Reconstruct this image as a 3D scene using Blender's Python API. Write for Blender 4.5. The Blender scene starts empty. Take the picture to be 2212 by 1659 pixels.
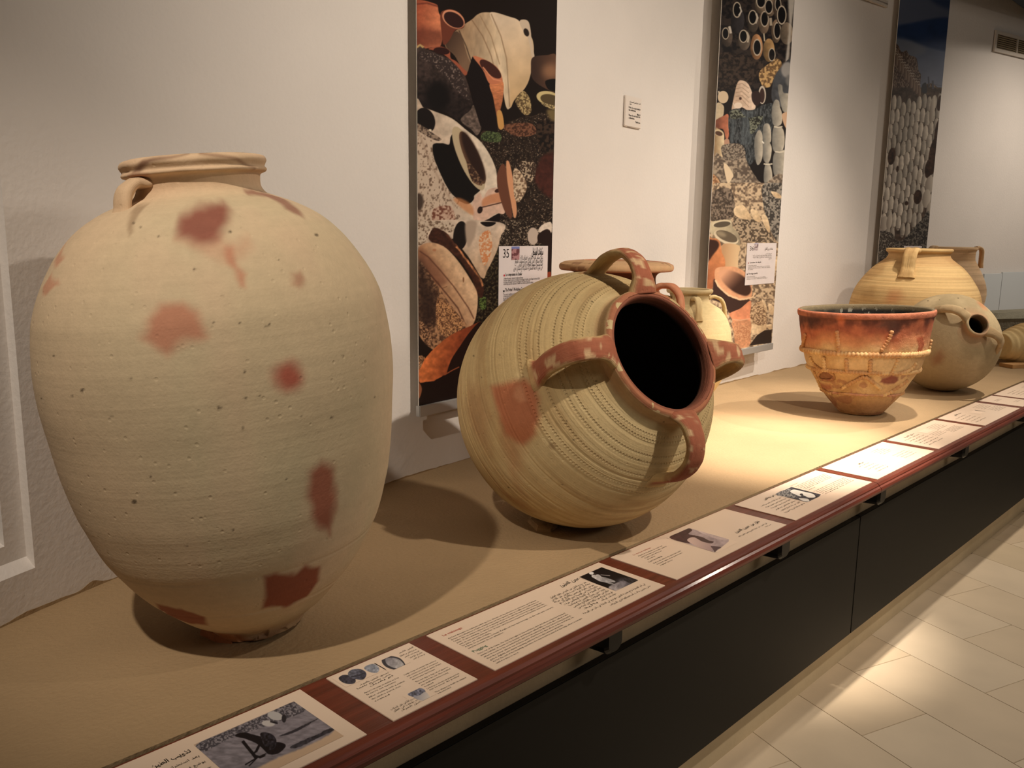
import bpy, math, random
import numpy as np
from mathutils import Matrix, Vector
from math import sin, cos, pi, radians, sqrt
S = bpy.context.scene
C = S.collection
random.seed(4)

# ------------------------------------------------------------------ camera
FPX, CX, CY = 1858.7, 1106.0, 829.5
HC = 1.447                       # eye height; the shelf top is .75 m below the eye
ZS = HC - .75
_th, _pi, _ro = radians(43.74), radians(10.03), radians(.78)
Fv = np.array([cos(_th)*cos(_pi), sin(_th)*cos(_pi), -sin(_pi)])
R0 = np.array([sin(_th), -cos(_th), 0.])
U0 = np.cross(R0, Fv)
Rv = R0*cos(_ro)+U0*sin(_ro)
Uv = -R0*sin(_ro)+U0*cos(_ro)
CAM = np.array([0, 0, HC])
cd = bpy.data.cameras.new('camera'); cam = bpy.data.objects.new('camera', cd); C.objects.link(cam)
cd.sensor_width = 36; cd.lens = FPX/2212*36; cd.clip_start = .02
M = Matrix.Identity(4)
for i in range(3):
    M[i][0], M[i][1], M[i][2], M[i][3] = Rv[i], Uv[i], -Fv[i], CAM[i]
cam.matrix_world = M
S.camera = cam
def ray(x, y):
    v = Fv*FPX+Rv*(x-CX)-Uv*(y-CY)
    return v/np.linalg.norm(v)
def on_shelf(x, y, z=None):
    r = ray(x, y); return CAM+r*((ZS if z is None else z)-HC)/r[2]

# ------------------------------------------------------------------ light
S.view_settings.view_transform = 'Standard'; S.view_settings.look = 'None'
S.view_settings.gamma = 1; S.view_settings.use_curve_mapping = False
S.view_settings.exposure = 0.0
w = bpy.data.worlds.new('world'); S.world = w; w.use_nodes = True
w.node_tree.nodes['Background'].inputs[0].default_value = (1.0, .88, .74, 1)
w.node_tree.nodes['Background'].inputs[1].default_value = .08
def spot(name, loc, target, power, cone, blend, col=(1, .87, .73), size=.03):
    l = bpy.data.lights.new(name, 'SPOT'); o = bpy.data.objects.new(name, l); C.objects.link(o)
    l.energy = power; l.spot_size = radians(cone); l.spot_blend = blend; l.color = col; l.shadow_soft_size = size
    o.location = loc
    o.rotation_euler = (Vector(target)-Vector(loc)).to_track_quat('-Z', 'Y').to_euler()
    return o
ZL = 3.12
spot('spot_light', (1.75, -.55, ZL), (2.2, 1.9, 1.3), 240, 76, 1)
spot('spot_light', (-.55, .62, ZL), (.74, 1.40, 1.12), 165, 35, .8)
spot('spot_light', (2.80, .80, ZL), (2.86, 1.37, ZS), 820, 30, .95)
spot('spot_light', (3.35, .85, ZL), (3.6, 1.7, ZS), 420, 36, 1)  # extra spot added to widen the bright pool on the shelf
spot('spot_light', (5.0, .7, ZL), (4.1, 1.5, .9), 215, 85, 1)
spot('spot_light', (4.2, .0, ZL), (3.95, 2.1, 1.45), 105, 85, 1)
spot('spot_light', (7.0, .3, ZL), (6.8, 1.8, 1.1), 130, 95, 1)
spot('spot_light', (3.8, -.6, ZL), (3.3, -.1, 0), 60, 95, 1)
# large soft fill light added on the visitors' side, no lamp known there
al = bpy.data.lights.new('room_fill_light', 'AREA'); ao = bpy.data.objects.new('room_fill_light', al); C.objects.link(ao)
al.shape = 'RECTANGLE'; al.size = 2.4; al.size_y = .8; al.energy = 45; al.color = (1, .88, .75)
ao.location = (2.9, -2.5, 3.1); ao.rotation_euler = (Vector((2.2, 1.5, .9))-Vector(ao.location)).to_track_quat('-Z', 'Y').to_euler()

# ------------------------------------------------------------------ helpers
def new_obj(name, me, mat=None, parent=None, mw=None):
    o = bpy.data.objects.new(name, me); C.objects.link(o)
    if mat is not None and not me.materials: me.materials.append(mat)
    if parent is not None: o.parent = parent
    if mw is not None: o.matrix_world = mw
    return o
def tag(o, label=None, cat=None, group=None, kind=None):
    if label: o['label'] = label
    if cat: o['category'] = cat
    if group: o['group'] = group
    if kind: o['kind'] = kind
    return o
def empty(name, loc=(0, 0, 0), mw=None):
    o = bpy.data.objects.new(name, None); C.objects.link(o); o.empty_display_size = .05
    if mw is not None: o.matrix_world = mw
    else: o.location = loc
    return o
def mesh_np(name, V, Fq, smooth=True, tris=None, uv=None, col=None):
    """V (n,3), Fq (m,4) quads, tris (k,3)"""
    me = bpy.data.meshes.new(name)
    V = np.asarray(V, np.float32)
    Fq = np.asarray(Fq, np.int32).reshape(-1, 4)
    T = np.asarray(tris, np.int32).reshape(-1, 3) if tris is not None else np.zeros((0, 3), np.int32)
    me.vertices.add(len(V)); me.vertices.foreach_set('co', V.ravel())
    loops = np.r_[Fq.ravel(), T.ravel()].astype(np.int32)
    me.loops.add(len(loops)); me.loops.foreach_set('vertex_index', loops)
    n = len(Fq)+len(T)
    me.polygons.add(n)
    st = np.r_[np.arange(len(Fq))*4, len(Fq)*4+np.arange(len(T))*3].astype(np.int32)
    me.polygons.foreach_set('loop_start', st)
    me.polygons.foreach_set('use_smooth', np.full(n, smooth, bool))
    if uv is not None:
        l = me.uv_layers.new(name='UVMap')
        l.data.foreach_set('uv', np.asarray(uv, np.float32)[loops].ravel())
    if col is not None:
        a = me.color_attributes.new('Col', 'FLOAT_COLOR', 'POINT')
        c = np.ones((len(V), 4), np.float32); c[:, :3] = col
        a.data.foreach_set('color', c.ravel())
    me.update(calc_edges=True); me.validate()
    return me
def grid_quads(nu, nv, wrap=False):
    """index = v*nu + u"""
    uu = np.arange(nu if wrap else nu-1); vv = np.arange(nv-1)
    a, b = np.meshgrid(uu, vv)
    a = a.ravel(); b = b.ravel(); a2 = (a+1) % nu
    return np.c_[b*nu+a, b*nu+a2, (b+1)*nu+a2, (b+1)*nu+a]
class MB:
    def __init__(s): s.v = []; s.f = []
    def box(s, x0, x1, y0, y1, z0, z1):
        b = len(s.v)
        s.v += [(x, y, z) for z in (z0, z1) for x, y in ((x0, y0), (x1, y0), (x1, y1), (x0, y1))]
        s.f += [tuple(b+i for i in q) for q in ((3, 2, 1, 0), (4, 5, 6, 7), (0, 1, 5, 4), (1, 2, 6, 5), (2, 3, 7, 6), (3, 0, 4, 7))]
        return s
    def prism_x(s, prof, x0, x1):
        """extrude closed (y,z) profile along x"""
        b = len(s.v); n = len(prof)
        s.v += [(x, y, z) for x in (x0, x1) for y, z in prof]
        for i in range(n):
            j = (i+1) % n; s.f.append((b+i, b+j, b+n+j, b+n+i))
        s.f.append(tuple(b+i for i in range(n))[::-1]); s.f.append(tuple(b+n+i for i in range(n)))
        return s
    def build(s, name, mat, parent=None, mw=None, bevel=0, smooth=False):
        me = bpy.data.meshes.new(name); me.from_pydata(s.v, [], s.f)
        import bmesh
        bm = bmesh.new(); bm.from_mesh(me); bmesh.ops.recalc_face_normals(bm, faces=bm.faces)
        if bevel: bmesh.ops.bevel(bm, geom=list(bm.edges), offset=bevel, segments=2, affect='EDGES', clamp_overlap=True)
        bm.to_mesh(me); bm.free()
        if smooth:
            for p in me.polygons: p.use_smooth = True
        return new_obj(name, me, mat, parent, mw)
# value noise
def _hash(i, j, k):
    h = (i*374761393+j*668265263+k*2147483647) & 0xffffffff
    h = ((h ^ (h >> 13))*1274126177) & 0xffffffff
    return ((h ^ (h >> 16)) & 0xffff)/65535.
def vnoise(P):
    P = np.asarray(P, float); I = np.floor(P).astype(np.int64); f = P-I; f = f*f*(3-2*f)
    o = 0
    for dx in (0, 1):
        for dy in (0, 1):
            for dz in (0, 1):
                o = o+_hash(I[:, 0]+dx, I[:, 1]+dy, I[:, 2]+dz)*(f[:, 0] if dx else 1-f[:, 0])*(f[:, 1] if dy else 1-f[:, 1])*(f[:, 2] if dz else 1-f[:, 2])
    return o
def fbm(P, o=4):
    P = np.asarray(P, float); r = 0; a = .5; t = 0
    for i in range(o): r = r+a*vnoise(P*2**i+i*17.3); t += a; a *= .5
    return r/t
def sm(a, b, x):
    t = np.clip((x-a)/(b-a), 0, 1); return t*t*(3-2*t)
def catmull(P, n):
    P = np.asarray(P, float); Q = np.vstack([2*P[0]-P[1], P, 2*P[-1]-P[-2]])
    out = []
    for i in range(1, len(Q)-2):
        t = np.linspace(0, 1, n, endpoint=False)[:, None]
        a, b, c, d = Q[i-1], Q[i], Q[i+1], Q[i+2]
        out.append(.5*((2*b)+(-a+c)*t+(2*a-5*b+4*c-d)*t**2+(-a+3*b-3*c+d)*t**3))
    out.append(P[-1:]); return np.vstack(out)
def lin(c): # sRGB 0-255 -> linear
    c = np.asarray(c, float)/255.
    return np.where(c <= .04045, c/12.92, ((c+.055)/1.055)**2.4)

# ------------------------------------------------------------------ materials
def mat_new(name):
    m = bpy.data.materials.new(name); m.use_nodes = True
    return m, m.node_tree.nodes, m.node_tree.links, m.node_tree.nodes['Principled BSDF']
def plain(name, col, rough=.6, spec=.3, metallic=0, noise=0, nscale=20, bump=0, bscale=60, stretch=(1, 1, 1), coat=0, col2=None):
    m, N, L, b = mat_new(name)
    c = tuple(lin(col))+(1,)
    b.inputs['Base Color'].default_value = c; b.inputs['Roughness'].default_value = rough
    b.inputs['Specular IOR Level'].default_value = spec; b.inputs['Metallic'].default_value = metallic
    b.inputs['Coat Weight'].default_value = coat; b.inputs['Coat Roughness'].default_value = .15
    tc = N.new('ShaderNodeTexCoord'); mp = N.new('ShaderNodeMapping'); mp.inputs['Scale'].default_value = stretch
    L.new(tc.outputs['Object'], mp.inputs[0])
    if noise:
        n = N.new('ShaderNodeTexNoise'); n.inputs['Scale'].default_value = nscale; n.inputs['Detail'].default_value = 6
        L.new(mp.outputs[0], n.inputs['Vector'])
        mx = N.new('ShaderNodeMix'); mx.data_type = 'RGBA'
        c2 = tuple(lin(col2))+(1,) if col2 is not None else tuple(x*(1-noise) for x in c[:3])+(1,)
        mx.inputs[6].default_value = c; mx.inputs[7].default_value = c2
        rp = N.new('ShaderNodeMapRange'); rp.inputs[1].default_value = .3; rp.inputs[2].default_value = .7
        L.new(n.outputs[0], rp.inputs[0]); L.new(rp.outputs[0], mx.inputs[0])
        L.new(mx.outputs[2], b.inputs['Base Color'])
    if bump:
        n2 = N.new('ShaderNodeTexNoise'); n2.inputs['Scale'].default_value = bscale; n2.inputs['Detail'].default_value = 5
        L.new(mp.outputs[0], n2.inputs['Vector'])
        bp = N.new('ShaderNodeBump'); bp.inputs['Strength'].default_value = bump; bp.inputs['Distance'].default_value = .01
        L.new(n2.outputs[0], bp.inputs['Height']); L.new(bp.outputs[0], b.inputs['Normal'])
    return m
def clay(name, rings=.0, ring_scale=60, fine=.25, rough=.85, speck=.35, dots=None, pits=.2):
    """colour from the vertex colours, relief from wheel rings in v, pits and optional punched rows"""
    m, N, L, b = mat_new(name)
    b.inputs['Roughness'].default_value = rough; b.inputs['Specular IOR Level'].default_value = .25
    at = N.new('ShaderNodeAttribute'); at.attribute_name = 'Col'
    tc = N.new('ShaderNodeTexCoord')
    n1 = N.new('ShaderNodeTexNoise'); n1.inputs['Scale'].default_value = 55; n1.inputs['Detail'].default_value = 8; n1.inputs['Roughness'].default_value = .7
    L.new(tc.outputs['Object'], n1.inputs['Vector'])
    mr = N.new('ShaderNodeMapRange'); mr.inputs[1].default_value = .3; mr.inputs[2].default_value = .7
    mr.inputs[3].default_value = 1-speck*.5; mr.inputs[4].default_value = 1+speck*.3
    L.new(n1.outputs[0], mr.inputs[0])
    # rings
    uvm = N.new('ShaderNodeMapping'); uvm.inputs['Scale'].default_value = (1.5, ring_scale, 1)
    L.new(tc.outputs['UV'], uvm.inputs[0])
    nr = N.new('ShaderNodeTexNoise'); nr.inputs['Scale'].default_value = 1; nr.inputs['Detail'].default_value = 4
    L.new(uvm.outputs[0], nr.inputs['Vector'])
    mr2 = N.new('ShaderNodeMapRange'); mr2.inputs[1].default_value = .3; mr2.inputs[2].default_value = .7
    mr2.inputs[3].default_value = 1-rings*.25; mr2.inputs[4].default_value = 1+rings*.1
    L.new(nr.outputs[0], mr2.inputs[0])
    mu = N.new('ShaderNodeMath'); mu.operation = 'MULTIPLY'; L.new(mr.outputs[0], mu.inputs[0]); L.new(mr2.outputs[0], mu.inputs[1])
    vm = N.new('ShaderNodeVectorMath'); vm.operation = 'SCALE'; L.new(at.outputs['Color'], vm.inputs[0]); L.new(mu.outputs[0], vm.inputs[3])
    L.new(vm.outputs[0], b.inputs['Base Color'])
    # height
    nf = N.new('ShaderNodeTexNoise'); nf.inputs['Scale'].default_value = 220; nf.inputs['Detail'].default_value = 4
    L.new(tc.outputs['Object'], nf.inputs['Vector'])
    vo = N.new('ShaderNodeTexVoronoi'); vo.inputs['Scale'].default_value = 45
    L.new(tc.outputs['Object'], vo.inputs['Vector'])
    pr = N.new('ShaderNodeMapRange'); pr.inputs[1].default_value = .06; pr.inputs[2].default_value = .16
    pr.inputs[3].default_value = -pits; pr.inputs[4].default_value = 0; L.new(vo.outputs['Distance'], pr.inputs[0])
    h = N.new('ShaderNodeMath'); h.operation = 'MULTIPLY_ADD'; L.new(nf.outputs[0], h.inputs[0]); h.inputs[1].default_value = fine; L.new(pr.outputs[0], h.inputs[2])
    h2 = N.new('ShaderNodeMath'); h2.operation = 'MULTIPLY_ADD'; L.new(nr.outputs[0], h2.inputs[0]); h2.inputs[1].default_value = rings*2.0; L.new(h.outputs[0], h2.inputs[2])
    last = h2
    if dots:
        sp = N.new('ShaderNodeSeparateXYZ'); L.new(tc.outputs['UV'], sp.inputs[0])
        for (v0, cnt, rv) in dots:      # row height in v, number round, half size in v
            a = N.new('ShaderNodeMath'); a.operation = 'MULTIPLY'; a.inputs[1].default_value = cnt; L.new(sp.outputs[0], a.inputs[0])
            fr = N.new('ShaderNodeMath'); fr.operation = 'FRACT'; L.new(a.outputs[0], fr.inputs[0])
            s1 = N.new('ShaderNodeMath'); s1.operation = 'SUBTRACT'; s1.inputs[1].default_value = .5; L.new(fr.outputs[0], s1.inputs[0])
            s2 = N.new('ShaderNodeMath'); s2.operation = 'SUBTRACT'; s2.inputs[1].default_value = v0; L.new(sp.outputs[1], s2.inputs[0])
            s3 = N.new('ShaderNodeMath'); s3.operation = 'DIVIDE'; s3.inputs[1].default_value = rv*2.2; L.new(s2.outputs[0], s3.inputs[0])
            cb = N.new('ShaderNodeCombineXYZ'); L.new(s1.outputs[0], cb.inputs[0]); L.new(s3.outputs[0], cb.inputs[1])
            ln = N.new('ShaderNodeVectorMath'); ln.operation = 'LENGTH'; L.new(cb.outputs[0], ln.inputs[0])
            r = N.new('ShaderNodeMapRange'); r.inputs[1].default_value = .2; r.inputs[2].default_value = .4; r.inputs[3].default_value = -1.3; r.inputs[4].default_value = 0
            L.new(ln.outputs['Value'], r.inputs[0])
            ad = N.new('ShaderNodeMath'); L.new(last.outputs[0], ad.inputs[0]); L.new(r.outputs[0], ad.inputs[1]); last = ad
    bp = N.new('ShaderNodeBump'); bp.inputs['Strength'].default_value = .55; bp.inputs['Distance'].default_value = .004
    L.new(last.outputs[0], bp.inputs['Height']); L.new(bp.outputs[0], b.inputs['Normal'])
    return m
def printed(name, rough=.5, spec=.3):
    m, N, L, b = mat_new(name)
    at = N.new('ShaderNodeAttribute'); at.attribute_name = 'Col'
    L.new(at.outputs['Color'], b.inputs['Base Color'])
    b.inputs['Roughness'].default_value = rough; b.inputs['Specular IOR Level'].default_value = spec
    return m
M_wall = plain('white_plaster', (226, 219, 212), .8, .2, noise=.05, nscale=3, bump=.12, bscale=90)
M_shelf = plain('sand_paint', (166, 140, 105), .75, .25, noise=.10, nscale=5, bump=.25, bscale=120)
M_fascia = plain('beige_fascia', (176, 154, 122), .7, .25, noise=.18, nscale=7, bump=.2, bscale=60)
M_wood = plain('red_wood', (112, 52, 36), .38, .4, noise=.45, nscale=9, bump=.08, bscale=30, stretch=(.5, 8, 8), coat=.25)
M_panel = plain('dark_panel', (27, 25, 21), .55, .2, noise=.08, nscale=3)
M_black = plain('black_bracket', (14, 13, 12), .3, .4)
M_alu = plain('aluminium', (190, 190, 188), .45, .5, metallic=.6)
M_paper = plain('label_card', (226, 203, 180), .35, .35, noise=.03, nscale=4, coat=.15)
M_ink = plain('ink', (52, 46, 36), .6, .2)
M_red = plain('red_ink', (178, 92, 76), .6, .2)
M_green = plain('green_ink', (84, 112, 86), .6, .2)
M_print = printed('printed_sheet', .42, .3)
M_white = plain('white_sheet', (238, 234, 226), .5, .3)
M_ceil = plain('dark_ceiling', (38, 44, 54), .8, .2)

# ------------------------------------------------------------------ setting
WP = np.array([(-.9, 1.02), (-.2, 1.42), (.2, 1.63), (.432, 1.743), (.6, 1.806), (.75, 1.850), (1.1, 1.925), (1.6, 2.0), (2.1, 2.057), (2.7, 2.115), (3.3, 2.172), (3.9, 2.215),
      (4.4, 2.229), (4.9, 2.228), (5.3, 2.20), (5.8, 2.105), (6.6, 1.925), (7.6, 1.70), (9.0, 1.38), (12., .7)])
WL = catmull(WP, 10)
def wall_at(k, off=0.):
    """point on the wall's plan curve with x/y = k, moved off metres into the room"""
    P = WL.copy()
    T = np.gradient(P, axis=0); T /= np.linalg.norm(T, axis=1)[:, None]
    P = P+np.c_[T[:, 1], -T[:, 0]]*off
    q = P[:, 0]-k*P[:, 1]
    i = np.where((q[:-1] < 0) & (q[1:] >= 0))[0][0]
    f = -q[i]/(q[i+1]-q[i]); return P[i]+f*(P[i+1]-P[i])
def on_wall(px, py, off=0.):
    r = ray(px, py); p = wall_at(r[0]/r[1], off); return np.array([p[0], p[1], HC+r[2]*p[1]/r[1]])
# floor slab and stone tiles
fl = MB().box(-3, 12, -5, 2.6, -.06, -.006).build('floor', plain('floor_grout', (224, 208, 182), .8)); tag(fl, kind='structure')
tile_mats = [plain('floor_stone', c, .5, .3, noise=.12, nscale=4, bump=.05, bscale=40) for c in ((210, 191, 163), (206, 186, 157), (213, 195, 168), (203, 184, 154))]
random.seed(11)
tw, tl = .2785, .56
tu = np.array([-.334, -.9426]); tn_ = np.array([.9426, -.334]); P0 = np.array([2.7475, 1.007])
tile_me = []
for m in tile_mats:
    o = MB().box(-tl/2+.0006, tl/2-.0006, -tw/2+.0006, tw/2-.0006, -.006, 0).build('tile', m, bevel=.0008)
    tile_me.append(o.data); bpy.data.objects.remove(o)
for r in range(-11, 16):
    offr = (r % 2)*tl*.5+.012
    for c_ in range(-3, 8):
        p = P0+tn_*(r+.5)*tw+tu*((c_+.5)*tl-offr)
        if -1.0 < p[0] < 6.5 and -1.6 < p[1] < 1.35:
            o = bpy.data.objects.new('tile', tile_me[random.choice((0, 0, 1, 2, 2, 3))]); C.objects.link(o)
            o.location = (p[0], p[1], 0); o.rotation_euler = (0, 0, math.atan2(tu[1], tu[0])); o.parent = fl
# wall with a stepped niche at the far left
XE = on_wall(73, 1195)
ZN = XE[2]-.03
def wall_strip(pts, z0, z1, nz=2):
    V = []; n = len(pts)
    for z in np.linspace(z0, z1, nz): V += [(p[0], p[1], z) for p in pts]
    return V, grid_quads(n, nz)
ie = int(np.argmin(abs(WL[:, 0]-XE[0])))
ptsR = np.vstack([[XE[:2]], WL[WL[:, 0] > XE[0]+.005]])
ptsL = np.vstack([WL[WL[:, 0] < XE[0]-.005], [XE[:2]]])
V1, F1 = wall_strip(ptsR, 0, 4.2); V2, F2 = wall_strip(ptsL, 0, ZN)
o1 = len(V1)
V = V1+V2; Fq = np.vstack([F1, F2+o1])
# niche: first step, sill, second step
def off_pts(pts, d):
    T = np.gradient(pts, axis=0); T /= np.linalg.norm(T, axis=1)[:, None]
    return pts+np.c_[-T[:, 1], T[:, 0]]*d
X2 = on_wall(26, 1160)
p2 = np.vstack([WL[WL[:, 0] < X2[0]-.004], [X2[:2]]])
extra = []
def add(Vx, Fx):
    global V, Fq
    b = len(V); V = V+[tuple(v) for v in Vx]; Fq = np.vstack([Fq, np.asarray(Fx)+b])
A = off_pts(ptsL, .022)            # back of the first step
a0 = A[-1]; 
add([(XE[0], XE[1], ZN), (a0[0], a0[1], ZN+.02), (a0[0], a0[1], 4.2), (XE[0], XE[1], 4.2)], [(0, 1, 2, 3)])
n = len(ptsL)
add([(p[0], p[1], ZN) for p in ptsL]+[(p[0], p[1], ZN+.02) for p in A], grid_quads(n, 2))
sel = A[:, 0] > X2[0]-.012
Ar = np.vstack([[off_pts(p2, .022)[-1]], A[sel]]) if sel.sum() else A[-2:]
Vx, Fx = wall_strip(Ar, ZN+.02, 4.2); add(Vx, Fx)
B1 = off_pts(p2, .022); B2 = off_pts(p2, .06)
Z2 = ZN+.055
Vx, Fx = wall_strip(np.vstack([B1, Ar[:1]]), ZN+.02, Z2); add(Vx, Fx)
nb = len(B1)
add([(p[0], p[1], Z2) for p in B1]+[(p[0], p[1], Z2+.015) for p in B2], grid_quads(nb, 2))
add([(B1[-1][0], B1[-1][1], Z2), (B2[-1][0], B2[-1][1], Z2+.015), (B2[-1][0], B2[-1][1], 4.2), (B1[-1][0], B1[-1][1], 4.2)], [(0, 1, 2, 3)])
Vx, Fx = wall_strip(B2, Z2+.015, 4.2); add(Vx, Fx)
me = mesh_np('wall_back', V, Fq, smooth=False)
for p in me.polygons: p.use_smooth = False
wl = new_obj('wall_back', me, M_wall); tag(wl, kind='structure')
# dark window in the niche
pw = on_wall(1, 1160, -.07)
dk = MB().box(-.5, 0, -.01, .01, 0, 2.2).build('window_1', M_black)
dd = WL[30]-WL[22]
dk.location = (pw[0]-.004, pw[1]-.012, pw[2]); dk.rotation_euler = (0, 0, math.atan2(*(off_pts(WL, 0)[24]-off_pts(WL, 0)[20])[::-1])); tag(dk, kind='structure')
cl = MB().box(-3, 12, -5, 1.86, 3.2, 3.26).build('ceiling', M_ceil); tag(cl, kind='structure')
bm_ = MB().box(5.6, 7.3, 1.0, 1.75, 2.94, 3.19).build('trim_1', plain('dark_beam', (22, 30, 42), .7)); tag(bm_, kind='structure')

# display plinth: one long counter
pl = empty('display_plinth', (3, 1.1, 0))
tag(pl, 'counter base with beige fascia, long dark front panels and stone plinth', 'counter')
def at_parent(o, p):
    o.parent = p; o.matrix_parent_inverse = p.matrix_world.inverted(); return o
bpy.context.view_layer.update()
X0, X1 = -.45, 8.9
top_pts = WL[(WL[:, 0] > X0) & (WL[:, 0] < X1)]
# shelf top follows the wall and ends at the wood rail
n = len(top_pts); rng = np.random.RandomState(3)
top_pts = top_pts[top_pts[:, 1] > 1.2]; n = len(top_pts); edge = top_pts
V = [(p[0], 1.17, ZS) for p in edge]+[(p[0], p[1], ZS) for p in edge]+[(p[0], p[1], ZS-.03) for p in edge]+[(p[0], 1.17, ZS-.03) for p in edge]
q4 = [(j*n+i, j*n+i+1, ((j+1) % 4)*n+i+1, ((j+1) % 4)*n+i) for j in range(4) for i in range(n-1)]+[(0, n, 2*n, 3*n), (4*n-1, 3*n-1, 2*n-1, n-1)]
me = mesh_np('counter_top', V, q4, smooth=False)
tag(new_obj('display_shelf', me, M_shelf), 'long sand-coloured display shelf on which all the pots stand', 'display shelf')
# ragged paint edge where the shelf meets the wall
wm = WL[(WL[:, 0] > X0+.02) & (WL[:, 0] < X1-.05)]
dd_ = np.r_[0, np.cumsum(np.hypot(*np.diff(wm, axis=0).T))]; qq = np.arange(0, dd_[-1], .008)
wx = np.c_[np.interp(qq, dd_, wm[:, 0]), np.interp(qq, dd_, wm[:, 1])]
hh_ = .001+.007*np.clip(fbm(np.c_[qq*9, qq*0, qq*0+3], 4)-.42, 0, 1)*3+.012*np.exp(-((wx[:, 0]-.63)/.02)**2)
T_ = np.gradient(wx, axis=0); T_ /= np.linalg.norm(T_, axis=1)[:, None]; wx = wx+np.c_[T_[:, 1], -T_[:, 0]]*.0012
wy = wx+np.c_[-T_[:, 1], T_[:, 0]]*.001
Vr = np.vstack([np.c_[wx, np.full(len(wx), ZS)], np.c_[wx, ZS+hh_], np.c_[wy, ZS+hh_], np.c_[wy, np.full(len(wx), ZS)]])
nw_ = len(wx)
re_ = new_obj('paint_edge', mesh_np('paint_edge', Vr, [(j*nw_+i, j*nw_+i+1, ((j+1) % 4)*nw_+i+1, ((j+1) % 4)*nw_+i) for j in range(4) for i in range(nw_-1)]+[(0, nw_, 2*nw_, 3*nw_), (4*nw_-1, 3*nw_-1, 2*nw_-1, nw_-1)], False), M_shelf); re_.parent = bpy.data.objects['display_shelf']
at_parent(MB().box(X0, X1, 1.05, 1.165, HC-1.30, ZS-.0385).build('fascia', M_fascia), pl)
XJ = on_wall  # unused alias
fr = []
for a, b_ in ((-.45, 2.72), (2.724, 5.8), (5.804, 8.9)):
    at_parent(MB().box(a, b_, 1.03, 1.049, HC-1.303, HC-.895).build('front_panel', M_panel, bevel=.002), pl)
at_parent(MB().box(X0, X1, 1.085, 1.16, 0, HC-1.30).build('plinth', plain('plinth_stone', (205, 186, 152), .6, .3, noise=.2, nscale=5, bump=.1)), pl)
# mortar smudges where the top meets the wall
sm_m = plain('plaster_smear', (176, 150, 116), .9, bump=.5, bscale=80)
# wood rail (separate lengths) with rounded nose
def rail(x0, x1):
    prof = [(1.164, ZS-.003), (.975, ZS-.003), (.963, ZS-.005), (.957, ZS-.010), (.9565, ZS-.014), (.951, ZS-.017), (.948, ZS-.024), (.949, ZS-.031), (.955, ZS-.037), (.965, ZS-.038), (1.164, ZS-.038)]
    o = MB().prism_x(prof, x0, x1).build('wooden_rail', M_wood)
    return o
for (a, b_, lab) in ((-.45, 2.655, 'red-brown wooden rail carrying the nearer label cards along the counter front'), (2.658, 5.4, 'red-brown wooden rail carrying the farther label cards, beyond the joint'), (5.403, 8.9, None)):
    if lab is None: lab = 'red-brown wooden rail at the far right end of the counter'
    tag(rail(a, b_), lab, 'wooden rail', 'wooden rails along the counter')
# brackets
names = {1.335: 'under the nearest long text card', 2.08: 'second from the left, under the hand photograph card', 2.75: 'beside the rail joint', 3.60: 'fourth from the left under the rail', 4.55: 'rightmost in view under the rail', .45: 'out of view at the left'}
for x, ph in names.items():
    w_ = .055
    prof = []
    nn = 10
    vv = []; ff = []
    # U-shaped cup: half round underside, seen from the front
    sec = [(-w_/2, 0), (-w_/2, -.045)]+[(-w_/2*cos(t), -.045-.022*sin(t)) for t in np.linspace(0, pi, nn)[1:-1]]+[(w_/2, -.045), (w_/2, 0)]
    ys = [(1.049, 1.0, 0), (.985, .93, .003), (.975, .8, .006)]
    for (yy, sc, dz) in ys: vv += [(x+a*sc, yy, ZS-.0385+zz*sc) for a, zz in sec]
    L_ = len(sec)
    for r in range(2):
        for i in range(L_): j = (i+1) % L_; ff.append((r*L_+i, r*L_+j, (r+1)*L_+j, (r+1)*L_+i))
    ff.append(tuple(range(L_))); ff.append(tuple(2*L_+i for i in range(L_))[::-1])
    b0 = MB(); b0.v = vv; b0.f = ff
    tag(b0.build('rail_bracket', M_black), 'black half-round bracket holding the wooden rail, '+ph, 'bracket', 'black brackets under the rail')

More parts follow.
